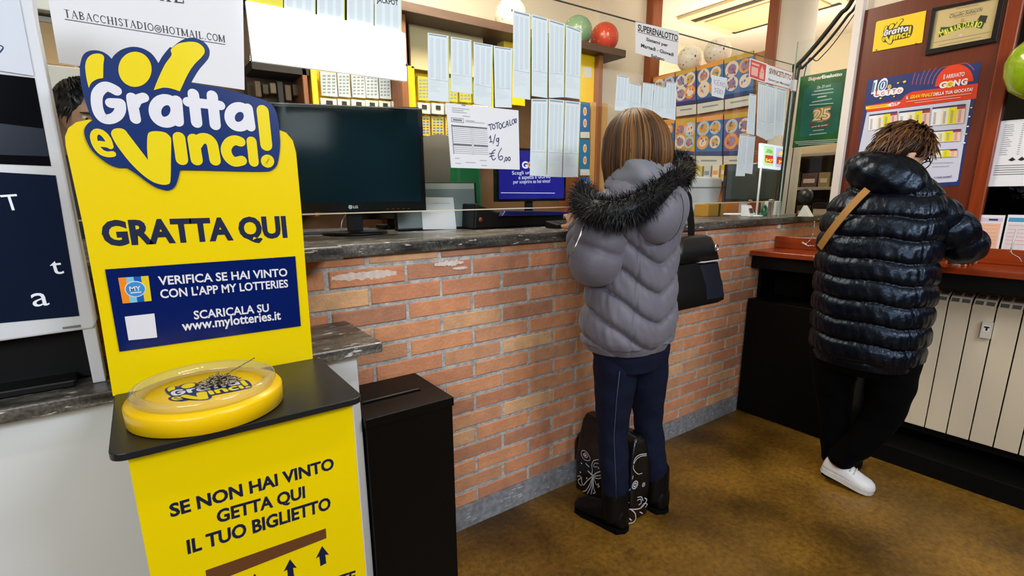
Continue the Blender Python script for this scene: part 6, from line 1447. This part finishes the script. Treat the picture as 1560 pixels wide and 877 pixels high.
mb = MB(); garment(mb, NYL, mlv, MPH, mpuff, 200, 200)
for A_ in (MR, ML):
    sp_ = lambda t, a: .012*(1-abs(2*(((t+.01*math.sin(a))/.085) % 1)-1)**3)-.004+.003*math.sin(a*6+t*60)*math.sin(t*37+a*3)
    limb(mb, NYL, [Vector(A_[0])+Vector((0, .02 if A_ is MR else -.02, 0)), (Vector(A_[0])+Vector(A_[1]))/2, A_[1], (Vector(A_[1])+Vector(A_[2]))/2, A_[2]], [.070, .070, .066, .060, .046], sp_, 48, 24)
jk = mb.build('puffer_coat', mn)
mb = MB(); hc = Vector((2.470, .830, 1.358)); rings = []
for i in range(33):
    a = -math.pi/2+math.pi*i/32
    rings.append([hc+Vector((.105*max(math.cos(a), .02)**.8*math.cos(b), .145*max(math.cos(a), .02)**.7*math.sin(b)*(1-.06*math.sin(a)), (.086*math.sin(a)+.046*max(math.cos(a), .02)*math.sin(b))))*(1+.06*(1-abs(2*(((b-.5*math.sin(a))*1.75+.3) % 1)-1)**3)+.02*math.sin(9*a+7*b)*math.sin(5*b)) for b in [2*math.pi*k/96 for k in range(96)]])
mb.loft(rings, NYL, True); mb.build('hood', jk)
TRO = M('trousers_black', (3, 3, 4), .9, spec=.08); mb = MB()
garment(mb, TRO, [(.56, .15, .115, 2.435, .81), (.62, .185, .135, 2.43, .812), (.70, .19, .14, 2.43, .815)], MPH, None, 60, 16)
limb(mb, TRO, GL[:-1]+[(2.52, .875, .085)], [.098, .084, .068, .062, .058], fold, 32, 14); limb(mb, TRO, GR_[:-1]+[(2.450, .836, .125)], [.098, .086, .072, .064, .055], fold, 32, 14); mb.build('trousers', mn)
# white sneaker (toe to the right, heel raised) and the dark one behind
def sneaker(heel, toe, up_, par, upper, sole, lace, lab):
    heel, toe = Vector(heel), Vector(toe); f = (toe-heel).normalized(); r = f.cross(Vector((0, 0, 1))).normalized(); u = r.cross(f); L_ = (toe-heel).length; mb = MB(); rings = []
    for t, hw, ht in ((0, .012, .03), (.03, .028, .062), (.12, .036, .078), (.28, .037, .082), (.42, .039, .07), (.58, .043, .056), (.75, .046, .044), (.88, .042, .038), (.96, .028, .03), (1.0, .008, .018)):
        rings.append([heel+f*(t*L_)+r*(hw*math.cos(b))+u*(.02+(ht-.005)*max(math.sin(b), -.05)**.8 if math.sin(b) > 0 else .02) for b in [2*math.pi*k/32 for k in range(32)]])
    mb.loft(rings, upper, True); s_ = mb.build('shoe', par, 0, lab); lp = []
    side = [(0, .014), (.04, .033), (.15, .040), (.4, .042), (.62, .047), (.8, .049), (.92, .042), (.985, .024), (1.01, .006)]
    lp = [heel+f*(t*L_)+r*w_ for t, w_ in side]+[heel+f*(t*L_)-r*w_ for t, w_ in side[::-1]]
    MB().prism(lp, u*.024, sole).build('sole', s_)
    mb = MB()
    for t in (.42, .5, .58): mb.tube([heel+f*(t*L_)+r*x_+u*(.02+(.075-.09*(t-.36))*math.sqrt(max(0, 1-(x_/.045)**2))) for x_ in (-.03, -.015, 0, .015, .03)], .0028, lace, 6)
    mb.tube([heel+f*(.56*L_)-r*.03+u*.06, heel+f*(.56*L_)-r*.05+u*.035, heel+f*(.5*L_)-r*.054+u*.015], .002, BOOT, 6)
    mb.build('laces', s_)
    return s_
SNW = M('sneaker_white', (222, 222, 224), .5); SNS = M('sneaker_sole', (206, 204, 200), .6)
hp = PT(1252, 704, 0, 2.445); tp = PT(1330, 757, 0, 2.47)
sneaker((hp.x, hp.y, .045), (2.476, tp.y+.005, .002), 1, mn, SNW, SNS, SNS, 'white sneaker'); sneaker((2.46, .875, .002), (2.73, .865, .002), 1, mn, BOOT, SOLE, BOOT, 'black shoe')
# hair, glasses
mb = MB(); Rm = random.Random(8); mb.ball(WM(0, -.012, .030), .088, HB[3], 28, 18, (1, 1, .92)); 
fwd = (WM(0, 1, 0)-WM(0, 0, 0)).normalized(); rgt = (WM(1, 0, 0)-WM(0, 0, 0)).normalized(); upv = (WM(0, 0, 1)-WM(0, 0, 0)).normalized()
HBm = [M('hair_m_brown', (60, 36, 20), .45), M('hair_m_mid', (92, 56, 28), .42), M('hair_m_gold', (126, 84, 38), .42)]; grp = {0: [], 1: [], 2: []}
for i in range(900):
    th = Rm.uniform(0, 6.283); pol = math.acos(1-Rm.random()*1.25); x, y, z = math.sin(pol)*math.cos(th), math.sin(pol)*math.sin(th), math.cos(pol)
    if y > .55 and z < .45: continue
    if abs(x) > .45 and y > -.35 and z < .22: continue
    s0 = WM(.078*x, -.008+.094*y, .020+.100*z); nrm = (rgt*x+fwd*y+upv*z).normalized()
    tg_ = (nrm*nrm.dot(upv+fwd*.3)-(upv+fwd*.3)); tg_ = tg_.normalized() if tg_.length > .05 else rgt; flow = (tg_+rgt*Rm.uniform(-.5, .5)+fwd*Rm.uniform(-.35, .35)+Vector((0, 0, -.25))).normalized(); L_ = Rm.uniform(.04, .075)
    pts = [s0+nrm*.004+(nrm*(.16*math.sin(min(t*2.6, 3.0))+.06*t)+flow*t*.95)*L_ for t in (0, .2, .4, .6, .8, 1)]
    k = Rm.random(); grp[0 if k < .5 else 1 if k < .82 else 2].append(pts)
for k, ps in grp.items(): strands(mb, ps, .0036, HBm[k], 4)
mb.build('hair', mn)
GLS = M('glasses_black', (8, 8, 9), .25); mb = MB()
for sd in (-1, 1):
    mb.tube([WM(sd*.033+.023*math.cos(a), .104-.004*abs(math.cos(a)), .004+.019*math.sin(a)) for a in [2*math.pi*k/20 for k in range(20)]], .0024, GLS, 8, closed=True)
    mb.tube([WM(sd*.056, .100, .010), WM(sd*.074, .07, .012), WM(sd*.082, .02, .012), WM(sd*.084, -.012, .006)], .0024, GLS, 8)
mb.tube([WM(-.010, .104, .006), WM(0, .109, .009), WM(.010, .104, .006)], .0022, GLS, 8); gl = mb.build('glasses', mn)
for sd in (-1, 1): mb = MB().add([WM(sd*.033+.021*math.cos(a), .103, .004+.017*math.sin(a)) for a in [2*math.pi*k/20 for k in range(20)]], [list(range(20))], GLASS); mb.build('lens', gl)
# crossbody bag: tan strap over the back
cbg = thing('crossbody_bag', (2.66, .95, .78), 'tan strap of a crossbody bag running diagonally over the navy-black puffer coat', 'bag')
TANS = M('strap_tan', (150, 104, 44), .55); rings = []
def on_coat(y, z, g=.024):
    a, b, cx, cy = interp(mlv, z)[:4]; u = max(min((y-cy)/(a+g), .999), -.999)
    return Vector((cx-(b+g)*(1-abs(u)**2.35)**(1/2.35), y, z))
for i in range(25):
    t = i/24; y = .856+.122*t; z = 1.31-.235*t; p = on_coat(y, z); q = on_coat(min(y+.01, 1.02), z-.012)
    tt = (q-p).normalized(); wv = tt.cross(Vector((-1, .2, 0))).normalized(); nv = Vector((-1, .35*t, .2)).normalized()
    rings.append([p+wv*.014+nv*.002, p-wv*.014+nv*.002, p-wv*.014-nv*.002, p+wv*.014-nv*.002])
mb = MB(); mb.loft(rings, TANS, True, False); mb.build('strap', cbg)
MB().prism(rrect(2.645, 2.72, .88, 1.0, .02, .78), (0, 0, .16), TANS).build('pouch', cbg, .006)
MB().tube([(2.68, .99, .94), (2.62, 1.045, .97), (2.50, 1.065, 1.0), (2.40, 1.03, 1.02)], .006, TANS, 8).build('strap_end', cbg)
pen = MB(); pen.tube([(2.905, .625, .984), (2.88, .63, 1.06), (2.868, .632, 1.10)], [.0015, .0042, .0038], M('pen_blue_barrel', (26, 40, 110), .3), 8); pen.build('pen', None, 0, 'pen held in the hand of the man at the desk', 'pen')

# ---- the clerk behind the glass at the left
ck = thing('person', (.17, 2.42, 0), 'dark-haired bearded clerk behind the glass, mostly hidden by the yellow sign', 'person')
hcx = PT(128, 172, 1, 2.55); CX, CY, CZ = hcx.x, 2.55, hcx.z
mb = MB(); dz = CZ-.20
garment(mb, SKIN, [(dz-.60, .15, .10, CX, CY), (dz-.3, .14, .10, CX, CY), (dz-.08, .18, .10, CX, CY), (dz+.0, .13, .08, CX, CY), (dz+.05, .06, .05, CX, CY)], math.radians(-70), None, 40, 26)
limb(mb, SKIN, [(CX, CY, dz), (CX, CY, dz+.06), (CX, CY-.01, dz+.13)], [.055, .053, .054]); WC = head_shape(mb, SKIN, (CX, CY, CZ), math.radians(-62), .45, 1.0)
for sd in (-1, 1):
    sx = Vector((math.sin(math.radians(-70)), -math.cos(math.radians(-70)), 0))*sd; s0 = Vector((CX, CY, dz-.03))+sx*.17
    A_ = [s0, s0+sx*.05+Vector((0, .02, -.28)), s0-sx*.03+Vector((0, -.22, -.30))]; limb(mb, SKIN, [A_[0], A_[1].lerp(A_[0], .5), A_[1], A_[1].lerp(A_[2], .5), A_[2]], [.05, .048, .042, .038, .028]); hand_shape(mb, SKIN, A_[2], (.05, -.9, -.1), (0, 0, 1), sd, .5)
    limb(mb, SKIN, [(CX+sx.x*.09, CY+sx.y*.09, dz-.58), (CX+sx.x*.1, CY+sx.y*.1, (dz-.55)/2), (CX+sx.x*.1, CY+sx.y*.1, .06)], [.085, .06, .045]); limb(mb, SKIN, [(CX+sx.x*.1, CY+sx.y*.1, .04), (CX+sx.x*.1+.02, CY+sx.y*.1-.1, .03), (CX+sx.x*.1+.03, CY+sx.y*.1-.17, .025)], [.036, .034, .022])
remeshed(mb, 'body', ck, .007); face_parts(WC, ck)
mb = MB(); SWT = M('sweater_dark', (26, 26, 30), .85)
garment(mb, SWT, [(dz-.62, .17, .125, CX, CY), (dz-.3, .165, .125, CX, CY), (dz-.08, .2, .122, CX, CY), (dz+.0, .15, .1, CX, CY), (dz+.045, .08, .07, CX, CY)], math.radians(-70), None, 60, 30)
for sd in (-1, 1):
    sx = Vector((math.sin(math.radians(-70)), -math.cos(math.radians(-70)), 0))*sd; s0 = Vector((CX, CY, dz-.03))+sx*.15; A_ = [s0, s0+sx*.07+Vector((0, .02, -.28)), s0-sx*.01+Vector((0, -.20, -.298))]; limb(mb, SWT, [A_[0], A_[1].lerp(A_[0], .5), A_[1], A_[1].lerp(A_[2], .5), A_[2]], [.066, .063, .056, .05, .04])
mb.build('sweater', ck)
mb = MB()
for sd in (-1, 1):
    sx = Vector((math.sin(math.radians(-70)), -math.cos(math.radians(-70)), 0))*sd; limb(mb, TRO, [(CX+sx.x*.085, CY+sx.y*.085, dz-.54), (CX+sx.x*.1, CY+sx.y*.1, (dz-.55)/2), (CX+sx.x*.1, CY+sx.y*.1, .08)], [.098, .074, .06])
mb.build('trousers', ck)
mb = MB(); HBK = M('hair_black', (16, 15, 16), .35); mb.ball(WC(0, -.012, .03), .09, HBK, 28, 18, (1, 1, .98)); Rc = random.Random(31); ps = []
for i in range(420):
    th = Rc.uniform(0, 6.283); pol = math.acos(1-Rc.random()*1.1); x, y, z = math.sin(pol)*math.cos(th), math.sin(pol)*math.sin(th), math.cos(pol)
    if y > .6 and z < .55: continue
    s0 = WC(.078*x, -.008+.094*y, .022+.1*z); n_ = (WC(x, y, z)-WC(0, 0, 0)).normalized(); fl_ = (WC(.5*x, 1.0, -.2)-WC(0, 0, 0)).normalized() if z > .3 else (WC(0, -.2, -1)-WC(0, 0, 0)).normalized()
    ps.append([s0+(n_*.3*math.sin(min(t*2.2, 1.57))+fl_*t)*.045 for t in (0, .25, .5, .75, 1)])
strands(mb, ps, .004, HBK); mb.build('hair', ck)
mb = MB(); ps = []
for i in range(300):
    x = Rc.uniform(-.058, .058); z = Rc.uniform(-.108, -.05)-.0; 
    if abs(x) < .022 and z > -.085: continue
    y = .094*math.sqrt(max(.02, 1-(x/.07)**2-(z/.128)**2))+.004; s0 = WC(x, y, z); ps.append([s0, s0+(WC(x*.2, .3, -1)-WC(0, 0, 0)).normalized()*.012])
strands(mb, ps, .0022, HBK); mb.build('beard', ck)
